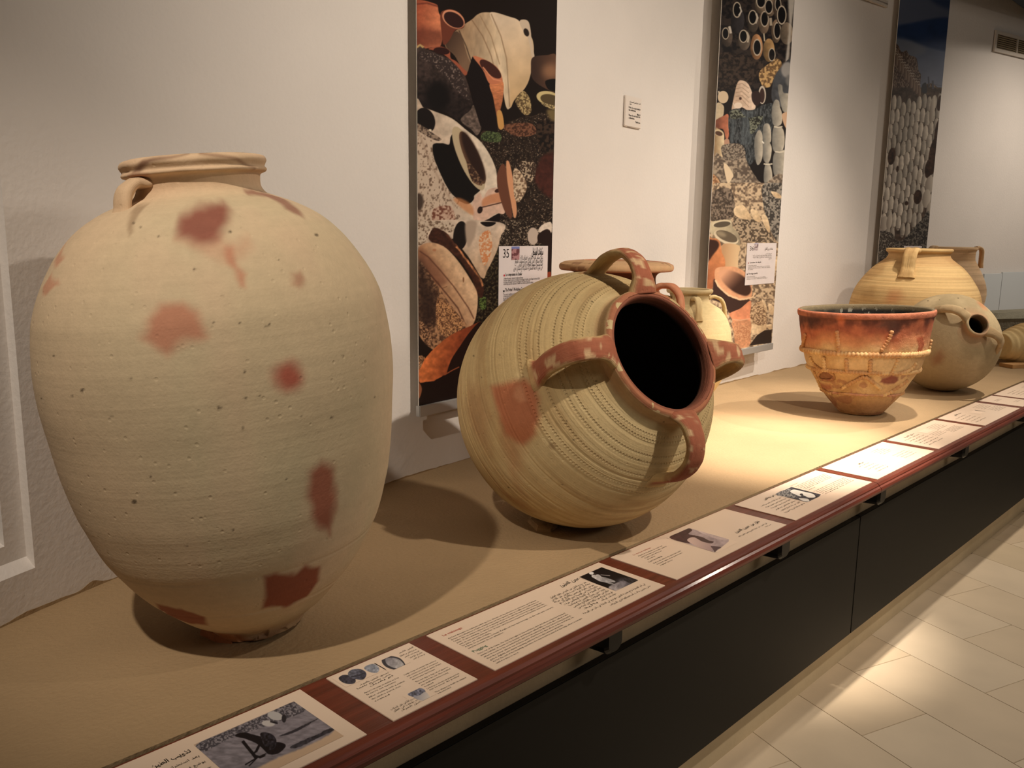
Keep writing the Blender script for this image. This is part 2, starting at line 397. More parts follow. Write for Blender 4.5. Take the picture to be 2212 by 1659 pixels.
# ------------------------------------------------------------------ pottery tools
class Pot:
    """surface of revolution about local z, placed by matrix_world"""
    def __init__(s, base, axis, prof, nu, nv, inner=None, wob=.002, seed=0, relief=None):
        a = np.array(axis, float); a /= np.linalg.norm(a)
        ref = np.array([0, 0, 1.]) if abs(a[2]) < .9 else np.array([0, 1., 0])
        x = np.cross(ref, a); x /= np.linalg.norm(x); y = np.cross(a, x)
        s.B = np.array(base, float); s.R = np.c_[x, y, a]
        s.mw = Matrix([[*s.R[i], s.B[i]] for i in range(3)]+[[0, 0, 0, 1]])
        P = catmull(prof, 24); d = np.r_[0, np.cumsum(np.hypot(*np.diff(P, axis=0).T))]
        q = np.linspace(0, d[-1], nv); P = np.c_[np.interp(q, d, P[:, 0]), np.interp(q, d, P[:, 1])]
        s.prof = P  # (t, r)
        s.nu, s.nv, s.wob, s.seed, s.inner, s.relief = nu, nv, wob, seed, inner, relief
        s.L = d[-1]
    def local(s, P): return (np.asarray(P)-s.B)@s.R
    def world(s, P): return np.asarray(P)@s.R.T+s.B
    def hit(s, px, py):
        o = s.local(CAM); v = ray(px, py)@s.R
        T = np.linspace(.5, 9, 17000)[:, None]; X = o+v*T
        r = np.hypot(X[:, 0], X[:, 1]); mx = int(np.argmax(s.prof[:, 0]))
        tp, rp = s.prof[:mx+1, 0], s.prof[:mx+1, 1]
        R = np.interp(X[:, 2], tp, rp, left=-1, right=-1)
        k = np.where(r < R)[0]
        if not len(k): # nearest approach
            k = [int(np.argmin(r-np.where(R < 0, -9, R)))] if (R > 0).any() else [0]
        X = X[k[0]]; return math.atan2(X[1], X[0]), X[2]
    def pt(s, th, t, out=0.):
        mx = int(np.argmax(s.prof[:, 0])); r = np.interp(t, s.prof[:mx+1, 0], s.prof[:mx+1, 1])+out
        return np.array([r*cos(th), r*sin(th), t])
    def build(s, name, mat, colfn, parent):
        nu, P = s.nu, s.prof
        rows = P
        if s.inner is not None:
            I = catmull(s.inner, 8); rows = np.vstack([P, I])
        nv = len(rows); th = np.linspace(0, 2*pi, nu, endpoint=False)
        TH, TT = np.meshgrid(th, rows[:, 0]); _, RR = np.meshgrid(th, rows[:, 1])
        TH = TH.ravel(); TT = TT.ravel(); RR = RR.ravel()
        q = np.c_[np.cos(TH)*RR, np.sin(TH)*RR, TT]
        outer = np.zeros(len(q), bool); outer[:len(P)*nu] = True
        dr = s.wob*(fbm(q*6+s.seed, 2)-.5)*2
        if s.relief is not None: dr = dr+s.relief(TH, TT, RR, q)*outer
        r2 = np.maximum(RR+np.where(RR > .012, dr, 0), 0)
        V = np.c_[np.cos(TH)*r2, np.sin(TH)*r2, TT]
        arc = np.repeat(np.linspace(0, 1, nv)*1.0, nu)
        if s.inner is not None:
            arc = np.r_[np.repeat(np.linspace(0, 1, len(P)), nu), np.repeat(np.linspace(1, 2, len(I)), nu)]
        col = colfn(TH, TT, RR, q, outer)
        quads = grid_quads(nu, nv, True)
        # seam: duplicate not needed except u; give u by theta, wrap quads use a second column
        V = np.vstack([V, V[::nu]]); col = np.vstack([col, col[::nu]])
        uu = np.r_[TH/(2*pi), np.ones(nv)]; arc = np.r_[arc, arc[::nu]]
        last = quads[:, 0] % nu == nu-1
        quads[last, 1] = nu*nv+quads[last, 0]//nu; quads[last, 2] = nu*nv+quads[last, 0]//nu+1
        me = mesh_np(name, V, quads, True, uv=np.c_[uu, arc], col=col)
        return new_obj(name, me, mat, parent, None)
    def root(s, name, label, cat, group=None):
        s.emp = empty(name, mw=s.mw); return tag(s.emp, label, cat, group)
def sweep(path, wid, thk, upfn=None, ups=None, ns=16, flat=.0, groove=0):
    """tube along path; wid along the side vector, thk along the up vector"""
    P = np.asarray(path, float); n = len(P)
    T = np.gradient(P, axis=0); T /= np.linalg.norm(T, axis=1)[:, None]
    Uu = np.asarray(ups, float)
    Sd = np.cross(T, Uu); Sd /= np.linalg.norm(Sd, axis=1)[:, None]; Uu = np.cross(Sd, T)
    a = np.linspace(0, 2*pi, ns, endpoint=False)
    ex = np.sign(np.cos(a))*abs(np.cos(a))**.8; ey = np.sign(np.sin(a))*abs(np.sin(a))**.8
    if groove: ey = ey*(1-groove*np.exp(-(ex/.3)**2)*(ey > 0))
    wid = np.broadcast_to(wid, n); thk = np.broadcast_to(thk, n)
    V = P[:, None, :]+Sd[:, None, :]*(ex[None, :]*wid[:, None])[..., None]+Uu[:, None, :]*(ey[None, :]*thk[:, None])[..., None]
    V = V.reshape(-1, 3); q = grid_quads(ns, n, True)
    caps = []
    c0 = len(V); V = np.vstack([V, P[:1], P[-1:]])
    tr = [(c0, (i+1) % ns, i) for i in range(ns)]+[(c0+1, (n-1)*ns+i, (n-1)*ns+(i+1) % ns) for i in range(ns)]
    return V, q, np.array(tr), np.tile(ey, n)
def handle(pot, th, pts, wid, thk, mat, colfn, name='handle', nseg=10, groove=0, flare=1.5):
    """pts: (r, t) list from rim to shoulder in the plane of azimuth th (th may be a list)"""
    ths = np.broadcast_to(th, len(pts))
    X = np.array([(r*cos(a), r*sin(a), t) for (r, t), a in zip(pts, ths)])
    X = catmull(X, nseg); n = len(X)
    A = catmull(np.c_[ths, ths], nseg)[:, 0]
    T = np.gradient(X, axis=0)
    side = np.c_[-np.sin(A), np.cos(A), np.zeros(n)]
    ups = np.cross(side, T)
    if (ups[n//2]@np.array([cos(A[n//2]), sin(A[n//2]), 0])) < 0: ups = -ups
    s_ = np.linspace(0, 1, n)
    fl_ = 1+(flare-1)*(np.exp(-(s_/.12)**2)+np.exp(-((1-s_)/.14)**2))
    V, q, tr, ey = sweep(X, wid*fl_, thk*(1+.25*(fl_-1)), ups=ups, groove=groove, ns=20)
    nz = (fbm(V*40+pot.seed, 2)-.5)*.004
    V = V*(1+nz[:, None]*2)
    ey = np.r_[ey, 0, 0]
    ss = np.r_[np.repeat(s_, 20), 0, 1]
    col = colfn(V, ey, ss)
    me = mesh_np(name, V, q, True, tris=tr, uv=np.c_[ss, ey*.1], col=col)
    return new_obj(name, me, mat, pot.emp)
def stain(pot, col, TH, TT, RR, pts, colr, soft=.01, amp=1., noise=.008, shade=None, nf=30):
    """soft polygon given as photo points, fixed on the surface in (theta, height)"""
    H = np.array([pot.hit(*p) for p in pts])
    t0 = np.mean(H[:, 1]); c0 = math.atan2(np.mean(np.sin(H[:, 0])), np.mean(np.cos(H[:, 0])))
    mx = int(np.argmax(pot.prof[:, 0])); r0 = float(np.interp(t0, pot.prof[:mx+1, 0], pot.prof[:mx+1, 1]))
    wr = lambda a: (a-c0+pi) % (2*pi)-pi
    poly = np.c_[wr(H[:, 0])*r0, H[:, 1]]
    X = wr(TH)*r0; Y = TT
    m = (X > poly[:, 0].min()-4*soft-.02) & (X < poly[:, 0].max()+4*soft+.02) & (Y > poly[:, 1].min()-4*soft-.02) & (Y < poly[:, 1].max()+4*soft+.02)
    k = np.where(m)[0]
    if not len(k): return
    x = X[k].copy(); y = Y[k].copy()
    q3 = np.c_[x*nf, y*nf, np.full(len(k), 3.1+t0)]
    x += (fbm(q3, 3)-.5)*2*noise; y += (fbm(q3+9, 3)-.5)*2*noise
    inside = np.zeros(len(k), bool); dist = np.full(len(k), 1e9)
    n = len(poly)
    for i in range(n):
        a = poly[i]; b = poly[(i+1) % n]
        c = ((a[1] > y) != (b[1] > y))
        with np.errstate(divide='ignore', invalid='ignore'):
            xi = (b[0]-a[0])*(y-a[1])/(b[1]-a[1]+1e-12)+a[0]
        inside ^= c & (x < xi)
        ab = b-a; tt = np.clip(((x-a[0])*ab[0]+(y-a[1])*ab[1])/(ab@ab+1e-12), 0, 1)
        dist = np.minimum(dist, np.hypot(x-a[0]-tt*ab[0], y-a[1]-tt*ab[1]))
    sd = np.where(inside, dist, -dist)
    al = amp*sm(-soft, soft, sd)
    col[k] = col[k]*(1-al[:, None])+np.asarray(lin(colr))*al[:, None]
def ellipse_px(cx, cy, a, b, ang=0, n=14):
    t = np.linspace(0, 2*pi, n, endpoint=False); c, s_ = cos(radians(ang)), sin(radians(ang))
    return [(cx+a*cos(u)*c-b*sin(u)*s_, cy+a*cos(u)*s_+b*sin(u)*c) for u in t]
def spots(pot, col, TH, TT, RR, lst, colr=(70, 55, 38)):
    for (px, py, s_) in lst: stain(pot, col, TH, TT, RR, ellipse_px(px, py, s_, s_*.8, 20, 8), colr, soft=.0015, noise=.002, amp=.85)
mixc = lambda a, b, f: np.asarray(a)*(1-f[:, None])+np.asarray(b)*f[:, None]
def TT_(sc, ox, oy, pts): return [(ox+x/sc, oy+y/sc) for x, y in pts]
A1 = lambda *p: TT_(2.4578, 0, 250, p)
A2 = lambda *p: TT_(2.1856, 0, 900, p)
A5 = lambda *p: TT_(2.5136, 960, 540, p)
AB = lambda *p: TT_(5.719, 1700, 630, p)
AJ = lambda *p: TT_(4.740, 1850, 510, p)
# ---- 1 tall oval storage jar
j1 = Pot((.7913, 1.4212, ZS+.004), (-.0799, .0443, 1),
         [(0, 0), (0, .045), (.001, .083), (.022, .098), (.05, .134), (.08, .164), (.1, .183), (.131, .207), (.163, .227), (.194, .245), (.225, .258), (.256, .268), (.287, .277), (.35, .289), (.412, .296), (.475, .302), (.537, .302), (.6, .295), (.631, .287), (.662, .274), (.694, .256), (.725, .234), (.756, .203), (.78, .165), (.797, .125), (.803, .113), (.815, .106), (.832, .107), (.836, .111), (.839, .1185), (.843, .1195), (.846, .1165), (.850, .118), (.857, .1215), (.864, .118), (.867, .109)],
         560, 460, inner=[(.867, .109), (.860, .098), (.82, .092), (.79, .10), (.7, .22), (.5, .27), (.2, .2), (.05, .08), (.04, 0)], wob=.0035, seed=2,
         relief=lambda TH, TT, RR, q: -.0022*np.exp(-((TT-.098-.003*np.sin(TH*2))/.004)**2)-.001*np.exp(-((TT-.185)/.003)**2)+.0015*np.sin(TH*9+TT*40)*np.exp(-((TT-.85)/.01)**2)
         -.006*np.exp(-((TT-.012)/.015)**2)*(fbm(q*30, 2) > .5))
def c1(TH, TT, RR, q, outer):
    n = fbm(q*3.1+5, 4); n2 = fbm(np.c_[q[:, 0]*9, q[:, 1]*9, q[:, 2]*1.5], 3)
    col = mixc(lin((204, 182, 148)), lin((194, 179, 145)), sm(.35, .68, n))
    col = mixc(col, lin((210, 181, 150)), .45*sm(.42, .72, n2))
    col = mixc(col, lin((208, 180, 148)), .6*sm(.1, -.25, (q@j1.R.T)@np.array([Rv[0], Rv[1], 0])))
    col = mixc(col, lin((214, 178, 144)), .6*sm(.79, .82, TT))
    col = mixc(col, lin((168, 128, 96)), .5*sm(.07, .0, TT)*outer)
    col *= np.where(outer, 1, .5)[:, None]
    a = (j1, col, TH, TT, RR)
    red = (134, 70, 58); pk = (190, 128, 100)
    stain(*a, A1((940, 600), (955, 540), (1020, 490), (1100, 470), (1190, 465), (1225, 500), (1210, 580), (1150, 650), (1080, 690), (960, 660)), red, .012, .9)
    stain(*a, A1((940, 650), (1080, 690), (1160, 640), (1250, 680), (1310, 640), (1330, 690), (1270, 760), (1180, 770), (1060, 720)), pk, .012, .35)
    stain(*a, A1((760, 1180), (780, 1080), (850, 1010), (960, 1000), (1040, 1040), (1095, 1160), (1010, 1180), (880, 1265)), (184, 112, 86), .012, .75)
    stain(*a, A1((1190, 700), (1230, 690), (1260, 790), (1300, 830), (1290, 910), (1260, 900), (1240, 800), (1200, 770)), pk, .007, .75)
    stain(*a, A1((1545, 830), (1590, 815), (1615, 860), (1590, 920), (1550, 900)), (160, 100, 78), .008, .6)
    stain(*a, ellipse_px(1530/2.4578, 250+1385/2.4578, 33, 30, 0), (168, 78, 62), .016, .9)
    stain(*a, A1((1300, 395), (1400, 410), (1500, 440), (1560, 480), (1590, 535), (1500, 490), (1440, 440), (1310, 415)), (140, 92, 76), .006, .8)
    stain(*a, A1((290, 770), (340, 690), (335, 760), (300, 800)), pk, .006, .7)
    stain(*a, A1((215, 930), (275, 830), (320, 890), (280, 910), (235, 950)), pk, .006, .7)
    stain(*a, A2((1465, 260), (1520, 210), (1580, 240), (1585, 370), (1560, 560), (1500, 520), (1450, 380)), (150, 74, 54), .012, .85)
    stain(*a, A2((1250, 750), (1310, 730), (1390, 745), (1440, 705), (1520, 700), (1500, 780), (1440, 860), (1340, 900), (1240, 905)), (140, 68, 44), .007, .92)
    stain(*a, A2((740, 880), (850, 900), (960, 950), (990, 985), (900, 975), (800, 940)), (140, 68, 48), .006, .85)
    stain(*a, A2((980, 1020), (1090, 1030), (1200, 1060), (1080, 1085), (1000, 1070)), (190, 112, 64), .012, .8)
    stain(*a, A2((1180, 1050), (1300, 1010), (1350, 990), (1300, 1050), (1190, 1080)), (110, 70, 48), .008, .6)
    stain(*a, A1((700, 330), (790, 310), (780, 350), (720, 370)), (150, 84, 62), .006, .8)
    stain(*a, A1((755, 240), (1000, 190), (1005, 203), (800, 250), (740, 300), (705, 300)), (96, 54, 36), .004, .8, noise=.003)
    stain(*a, A1((1060, 195), (1250, 225), (1360, 275), (1350, 285), (1240, 240), (1060, 208)), (110, 66, 44), .004, .7, noise=.003)
    stain(*a, A1((740, 470), (775, 480), (700, 620), (680, 640), (680, 610)), (140, 112, 84), .005, .6)
    spots(*a, [(177, 844, 4.5), (281, 819, 2.5), (473, 882, 4.5), (717, 902, 3.2), (528, 804, 3.5), (420, 580, 3), (682, 507, 4), (496, 500, 3.5), (583, 702, 3), (155, 855, 2.5), (530, 860, 3.5), (526, 925, 3), (528, 930, 2), (115, 768, 2.5), (620, 1035, 2.5), (290, 1085, 6), (325, 1030, 3), (504, 1145, 3), (460, 697, 2.5), (518, 699, 2.5), (576, 706, 3), (811, 858, 2), (302, 490, 2.5), (287, 481, 3), (600, 560, 2), (340, 510, 2.5), (90, 860, 2), (790, 780, 2), (740, 770, 2), (650, 900, 2.2), (560, 855, 2.2), (405, 1180, 2), (240, 900, 2), (480, 640, 2.2)])
    return col
M_c1 = clay('buff_clay', rings=.15, ring_scale=70, fine=.22, speck=.16, pits=.25)
j1.root('storage_jar', 'tallest cream oval storage jar with red-brown firing stains, standing at the left end', 'storage jar')
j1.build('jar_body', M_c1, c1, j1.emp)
th, t = j1.hit(*A1((800, 430))[0])
hp = [j1.hit(*p) for p in A1((715, 345), (745, 440))]
def ch1(V, ey, ss): return np.tile(lin((206, 176, 142)), (len(V), 1))*(.85+.3*fbm(V*20, 3))[:, None]
thh = hp[1][0]
handle(j1, thh, [(.102, .826), (.122, .828), (.138, .816), (.145, .800), (.148, .784), (.156, .768)], .019, .009, M_c1, ch1, 'lug_handle', flare=1.3)

# ---- 2 big tilted jar
C2 = np.array([1.694, 1.365, ZS+.3285]); 
vm = ray(1425, 764); bb = vm@(C2-CAM); dd2 = .302
s2 = bb-sqrt(bb*bb-((C2-CAM)@(C2-CAM)-dd2*dd2)); a2 = (CAM+vm*s2-C2); a2 /= np.linalg.norm(a2)
RS = .325
prof2 = [(RS-RS*cos(u), RS*sin(u)) for u in np.linspace(0, radians(147), 30)]
prof2 += [(.606, .166), (.614, .163), (.626, .162), (.636, .160), (.642, .154), (.643, .147)]
gro = [.06, .09, .13, .17, .2, .235, .262, .29, .33, .352, .402, .41, .47, .505, .54, .575]
def rel2(TH, TT, RR, q):
    d = 0*TT
    for i, g in enumerate(gro): d = d-(.0011+.0006*sin(i*3.))*np.exp(-((TT-g-.0015*np.sin(TH*3+i))/.0022)**2)
    d += .0016*np.sin(TT*190)*sm(.2, .1, TT)
    d += .003*(fbm(q*9, 2)-.5)
    return d
j2 = Pot(C2-a2*RS, a2, prof2, 720, 420, inner=[(.643, .147), (.640, .140), (.625, .136), (.605, .139), (.57, .175), (.5, .245), (.325, .31), (.15, .26), (.05, .14), (.03, 0)], wob=.003, seed=7, relief=rel2)
PS = A5
def c2(TH, TT, RR, q, outer):
    n = fbm(q*4+3, 4); n2 = fbm(np.c_[q[:, 0]*4, q[:, 1]*4, q[:, 2]*45], 3)
    col = mixc(lin((208, 185, 138)), lin((196, 170, 122)), sm(.4, .6, n))
    col = mixc(col, lin((164, 130, 86)), .45*sm(.5, .7, n2))
    lip = sm(.632, .640, TT+.012*(fbm(q*30, 3)-.5))
    col = mixc(col, lin((168, 100, 72)), .9*lip*(fbm(q*35+4, 3) > .38))
    col = mixc(col, lin((196, 160, 116)), .8*sm(.600, .608, TT)*(1-lip))
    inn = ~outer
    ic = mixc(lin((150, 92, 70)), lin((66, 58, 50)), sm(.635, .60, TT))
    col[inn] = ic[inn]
    a = (j2, col, TH, TT, RR)
    stain(*a, PS((255, 740), (330, 715), (430, 700), (490, 730), (510, 800), (520, 900), (500, 1000), (420, 1060), (330, 1000), (290, 880)), (176, 98, 68), .012, .85)
    stain(*a, PS((300, 900), (500, 980), (430, 1080), (400, 1250), (430, 1340), (360, 1200), (310, 1020)), (170, 104, 66), .025, .4)
    stain(*a, PS((130, 730), (220, 760), (250, 900), (250, 1100), (160, 1000), (120, 850)), (150, 98, 62), .03, .45)
    stain(*a, PS((375, 750), (410, 735), (440, 820), (400, 830), (370, 800)), (206, 150, 112), .006, .5)
    stain(*a, PS((560, 1050), (600, 1045), (590, 1085), (550, 1070)), (120, 86, 56), .004, .5)
    stain(*a, PS((280, 1280), (420, 1360), (520, 1430), (420, 1400), (320, 1330)), (150, 98, 60), .02, .4)
    stain(*a, PS((880, 640), (960, 700), (980, 780), (920, 760), (860, 700)), (176, 134, 90), .012, .5)
    spots(*a, [A5(p)[0]+(s_,) for p, s_ in (((800, 280), 2.2), ((1055, 1140), 2.2), ((710, 260), 1.6), ((300, 570), 1.8), ((158, 575), 1.8), ((440, 560), 1.6), ((560, 640), 1.8), ((660, 930), 2), ((700, 1030), 2.4), ((820, 715), 2.2), ((350, 1290), 1.8), ((640, 1275), 1.6), ((200, 690), 1.5), ((500, 440), 1.5), ((1190, 935), 2))])
    return col
dotrows = []
_P = j2.prof; _d = np.r_[0, np.cumsum(np.hypot(*np.diff(_P, axis=0).T))]; _d /= _d[-1]
for p_, cnt in (((405, 560), 205), ((440, 560), 205), ((590, 540), 180), ((632, 540), 180), ((715, 470), 150), ((745, 470), 150), ((525, 660), 190)):
    tt = j2.hit(*A5(p_)[0])[1]; dotrows.append((float(np.interp(tt, _P[:, 0], _d)), cnt, .0046))
M_c2 = clay('ridged_clay', rings=.45, ring_scale=90, fine=.3, speck=.2, dots=dotrows, pits=.3)
j2.root('round_jar', 'large round buff jar tipped on its side, four strap handles around a wide mouth', 'jar')
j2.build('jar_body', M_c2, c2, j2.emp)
def ch2(V, ey, ss):
    n = fbm(V*26+3, 4); n3 = fbm(V*55, 3)
    base = mixc(lin((204, 174, 122)), lin((186, 150, 104)), sm(.4, .6, n))
    slip = sm(.35, .75, ey+.9*(n-.5))*sm(.97, .86, ss+.1*(n-.5))
    c = mixc(base, lin((160, 88, 66)), .9*slip)
    return mixc(c, lin((216, 184, 140)), .8*slip*sm(.60, .66, n3))
HP = [(.150, .634), (.185, .652), (.228, .650), (.262, .622), (.275, .578), (.270, .540), (.262, .510), (.268, .490)]
for nm, rimp, endp, k_ in (('top', (1095, 250), (800, 150), 1.), ('left', (935, 545), (545, 655), 1.), ('low', (1300, 890), (1180, 1215), 1.), ('right', (1435, 560), (1440, 560), 1.)):
    if nm == 'right': th1 = th0_top+pi; 
    a_ = j2.hit(*A5(rimp)[0])[0]; b_ = j2.hit(*A5(endp)[0])[0]
    if nm == 'top': th0_top = a_; ths = [a_+.25*(b_-a_)*i/7 for i in range(8)]
    if nm == 'right':
        ths = [a_]*8
    elif nm != 'top':
        dlt = (b_-a_+pi) % (2*pi)-pi; ths = [a_+.5*dlt*i/7 for i in range(8)]
    print('handle', nm, round(a_, 2), round(b_, 2))
    handle(j2, ths, HP, .0265, .0115, M_c2, ch2, 'strap_handle', flare=1.55)

# ---- 3 terracotta jar with a wide flat rim, behind jar 2
j3 = Pot((2.262, 1.705, ZS), (0, 0, 1), [(0, 0), (0, .10), (.03, .13), (.1, .175), (.2, .215), (.3, .228), (.4, .218), (.48, .19), (.54, .158), (.57, .14), (.585, .131), (.61, .128), (.622, .134), (.627, .143), (.631, .163), (.6315, .178), (.637, .184), (.649, .184), (.654, .178)], 220, 150,
         inner=[(.654, .178), (.660, .160), (.663, .115), (.658, .108), (.6, .11), (.55, .12), (.4, .2), (.1, .1), (.08, 0)], wob=.002, seed=11,
         relief=lambda TH, TT, RR, q: -.004*np.exp(-((TT-.609)/.006)**2)*(np.sin(TH*46) > .1))
def c3(TH, TT, RR, q, outer):
    n = fbm(q*6, 4)
    col = mixc(lin((206, 146, 112)), lin((186, 120, 88)), sm(.4, .6, n))
    col = mixc(col, lin((110, 62, 42)), sm(.57, .60, TT)*(TT < .630)*outer)
    col = mixc(col, lin((214, 176, 130)), .85*sm(.632, .639, TT)*sm(.3, .5, n))
    col = mixc(col, lin((120, 70, 48)), .5*(fbm(q*25, 2) > .62))
    return col
M_c3 = clay('terracotta', rings=.3, ring_scale=60, fine=.2, speck=.2)
j3.root('storage_jar', 'terracotta jar with a wide flat disc rim, half hidden behind the tipped round jar', 'storage jar')
j3.build('jar_body', M_c3, c3, j3.emp)
def ch3(V, ey, ss): return mixc(lin((218, 158, 120)), lin((200, 134, 100)), sm(.4, .6, fbm(V*20, 3)))
_v = np.array([Rv[0], Rv[1]])
for sg in (.72, -1.0):
    ang = math.atan2(_v[1]*sg-.42*Fv[1], _v[0]*sg-.42*Fv[0])
    handle(j3, ang, [(.131, .575), (.158, .588), (.190, .588), (.214, .568), (.224, .535), (.222, .50), (.208, .455)], .022, .010, M_c3, ch3, 'strap_handle', groove=.35, flare=1.2)

# ---- 4 green-buff amphora behind
j4 = Pot((3.105, 1.955, ZS+.002), (0, 0, 1), [(0, 0), (0, .05), (.01, .062), (.05, .085), (.10, .122), (.16, .155), (.22, .173), (.29, .181), (.35, .177), (.40, .16), (.44, .132), (.458, .105), (.468, .088), (.485, .080), (.503, .082), (.508, .092), (.516, .096), (.523, .094), (.525, .085)], 260, 200,
         inner=[(.525, .085), (.520, .078), (.48, .07), (.42, .11), (.3, .16), (.1, .1), (.05, 0)], wob=.002, seed=21)
def c4(TH, TT, RR, q, outer):
    n = fbm(q*6, 4)
    col = mixc(lin((206, 184, 138)), lin((186, 166, 122)), sm(.4, .6, n))
    col = mixc(col, lin((160, 140, 106)), .6*sm(.45, .5, TT))
    return mixc(col, lin((214, 178, 130)), .5*sm(.15, .02, TT))
M_c4 = clay('olive_clay', rings=.25, ring_scale=50, fine=.2, speck=.2)
j4.root('amphora', 'slender olive-buff jar with small loop handles, standing below the second hanging poster', 'amphora')
j4.build('jar_body', M_c4, c4, j4.emp)
def ch4(V, ey, ss): return mixc(lin((200, 178, 132)), lin((182, 158, 114)), sm(.4, .6, fbm(V*20, 3)))
h1 = j4.hit(1508, 680)[0]
for ang in (h1, h1+pi/2*1.05, h1+pi, h1-pi/2):
    handle(j4, ang, [(.080, .487), (.108, .492), (.137, .482), (.152, .455), (.157, .425), (.160, .405)], .0135, .0075, M_c4, ch4, 'loop_handle', groove=.3, flare=1.3)

# ---- 5 decorated basin
vd = np.array([3.69, 1.42]); vd = vd/np.linalg.norm(vd); rt = np.array([vd[1], -vd[0]])
bb5 = np.array([3.69, 1.42])+rt*-.015
j5 = Pot((bb5[0], bb5[1], ZS+.001), (rt[0]*-.035, rt[1]*-.035, 1),
         [(0, 0), (0, .075), (.012, .095), (.03, .110), (.05, .127), (.091, .160), (.132, .184), (.173, .208), (.214, .230), (.256, .243), (.297, .252), (.338, .257), (.379, .262), (.405, .266), (.418, .268), (.424, .273), (.436, .275), (.445, .273), (.449, .267)], 620, 360,
         inner=[(.449, .268), (.447, .258), (.435, .252), (.38, .245), (.3, .235), (.2, .205), (.1, .14), (.03, .05), (.028, 0)], wob=.005, seed=31,
         relief=lambda TH, TT, RR, q: .003*(fbm(q*22, 3)-.5)+.002*(fbm(q*60, 2)-.5))
def c5(TH, TT, RR, q, outer):
    n = fbm(q*7, 4); n2 = fbm(q*26+5, 4); n3 = fbm(np.c_[TH*3, TT*5, TT*0], 3)
    cream = mixc(lin((212, 180, 132)), lin((192, 156, 110)), sm(.35, .65, n))
    red = mixc(lin((178, 104, 74)), lin((150, 84, 62)), sm(.35, .65, n2))
    e = TT+.09*(n3-.5)+.03*(n-.5)
    col = mixc(cream, lin((198, 138, 96)), sm(.275, .325, e))
    col = mixc(col, red, sm(.31, .37, e))
    soot = sm(.385, .425, TT+.10*(n3-.45)+.05*(n2-.5))*(TT < .425)
    col = mixc(col, lin((70, 44, 38)), .85*soot)
    col = mixc(col, lin((168, 104, 78)), .7*sm(.42, .428, TT))
    low = sm(.12, .04, TT+.05*(n-.5))
    col = mixc(col, lin((178, 138, 102)), .8*low)
    col = mixc(col, lin((150, 96, 80)), .55*sm(.56, .66, n2)*(TT < .2))
    inn = mixc(lin((20, 18, 16)), lin((62, 56, 46)), sm(.5, .62, n2)*.6)
    inn = mixc(inn, lin((150, 146, 132)), .6*(fbm(q*40, 3) > .68))
    inn = mixc(inn, lin((96, 84, 62)), sm(.42, .438, TT))
    col = np.where(outer[:, None], col, inn)
    a = (j5, col, TH, TT, RR)
    stain(*a, AB((1150, 1120), (1180, 1070), (1280, 1040), (1380, 1050), (1390, 1090), (1330, 1130), (1200, 1140)), (128, 66, 58), .006, .9)
    stain(*a, AB((400, 1120), (530, 1140), (560, 1200), (480, 1230), (420, 1190)), (160, 84, 68), .01, .7)
    stain(*a, AB((380, 1000), (470, 985), (580, 1020), (610, 1090), (520, 1110), (400, 1090)), (128, 78, 58), .006, .8)
    stain(*a, AB((1600, 560), (1680, 560), (1700, 640), (1640, 770), (1590, 780), (1620, 680)), (160, 74, 48), .006, .8)
    stain(*a, AB((620, 320), (680, 280), (720, 330), (690, 420), (640, 400)), (188, 104, 70), .01, .7)
    stain(*a, AB((230, 280), (600, 300), (640, 430), (450, 430), (330, 470), (260, 400)), (72, 44, 40), .012, .65, noise=.02)
    stain(*a, AB((1200, 330), (1380, 340), (1370, 430), (1280, 480), (1220, 440), (1100, 420)), (100, 70, 60), .012, .6, noise=.02)
    return col
M_c5 = clay('basin_clay', rings=.1, ring_scale=40, fine=.5, speck=.4, pits=.5)
j5.root('basin', 'deep orange-and-cream clay basin with rope bands and a sooty black inside', 'basin')
j5.build('basin_body', M_c5, c5, j5.emp)
def rope(path_pts, rad, knots, name='rope_band', colr=(214, 178, 126), closed=False, tlev=None):
    if tlev is None:
        H = np.array([j5.hit(*p) for p in path_pts]); H[:, 0] = np.unwrap(H[:, 0])
        H = catmull(H, 24)
    else:
        H = np.c_[np.linspace(0, 2*pi, 500), np.full(500, tlev)+.004*np.sin(np.linspace(0, 2*pi, 500)*2+1)]
    X = np.array([j5.pt(a, t, rad*.25) for a, t in H]); d = np.r_[0, np.cumsum(np.linalg.norm(np.diff(X, axis=0), axis=1))]
    nn = int(max(24, d[-1]/.0032)); q = np.linspace(0, d[-1], nn); X = np.c_[[np.interp(q, d, X[:, i]) for i in range(3)]].T
    up = X.copy(); up[:, 2] = 0; up /= np.linalg.norm(up, axis=1)[:, None]
    rr = rad*(.62+.55*np.abs(np.sin(q/knots*pi)))*(.9+.2*fbm(X*40, 2))
    V, qd, tr, ey = sweep(X, rr, rr*.95, ups=up, ns=8)
    nz = fbm(V*30, 3); t_ = V[:, 2]
    col = mixc(mixc(lin(colr), lin((190, 146, 100)), sm(.4, .6, nz)), lin((182, 112, 76)), .6*sm(.27, .36, t_))
    me = mesh_np(name, V, qd, True, tris=tr, uv=np.zeros((len(V), 2)), col=col)
    return new_obj(name, me, M_c5, j5.emp)
tb1 = j5.hit(*AB((950, 790))[0])[1]; tb2 = j5.hit(*AB((850, 1010))[0])[1]; tb3 = j5.hit(*AB((900, 1285))[0])[1]
rope(None, .0105, .015, tlev=tb1); rope(None, .0080, .012, tlev=tb2); rope(None, .0055, .02, tlev=tb3, colr=(190, 140, 110))
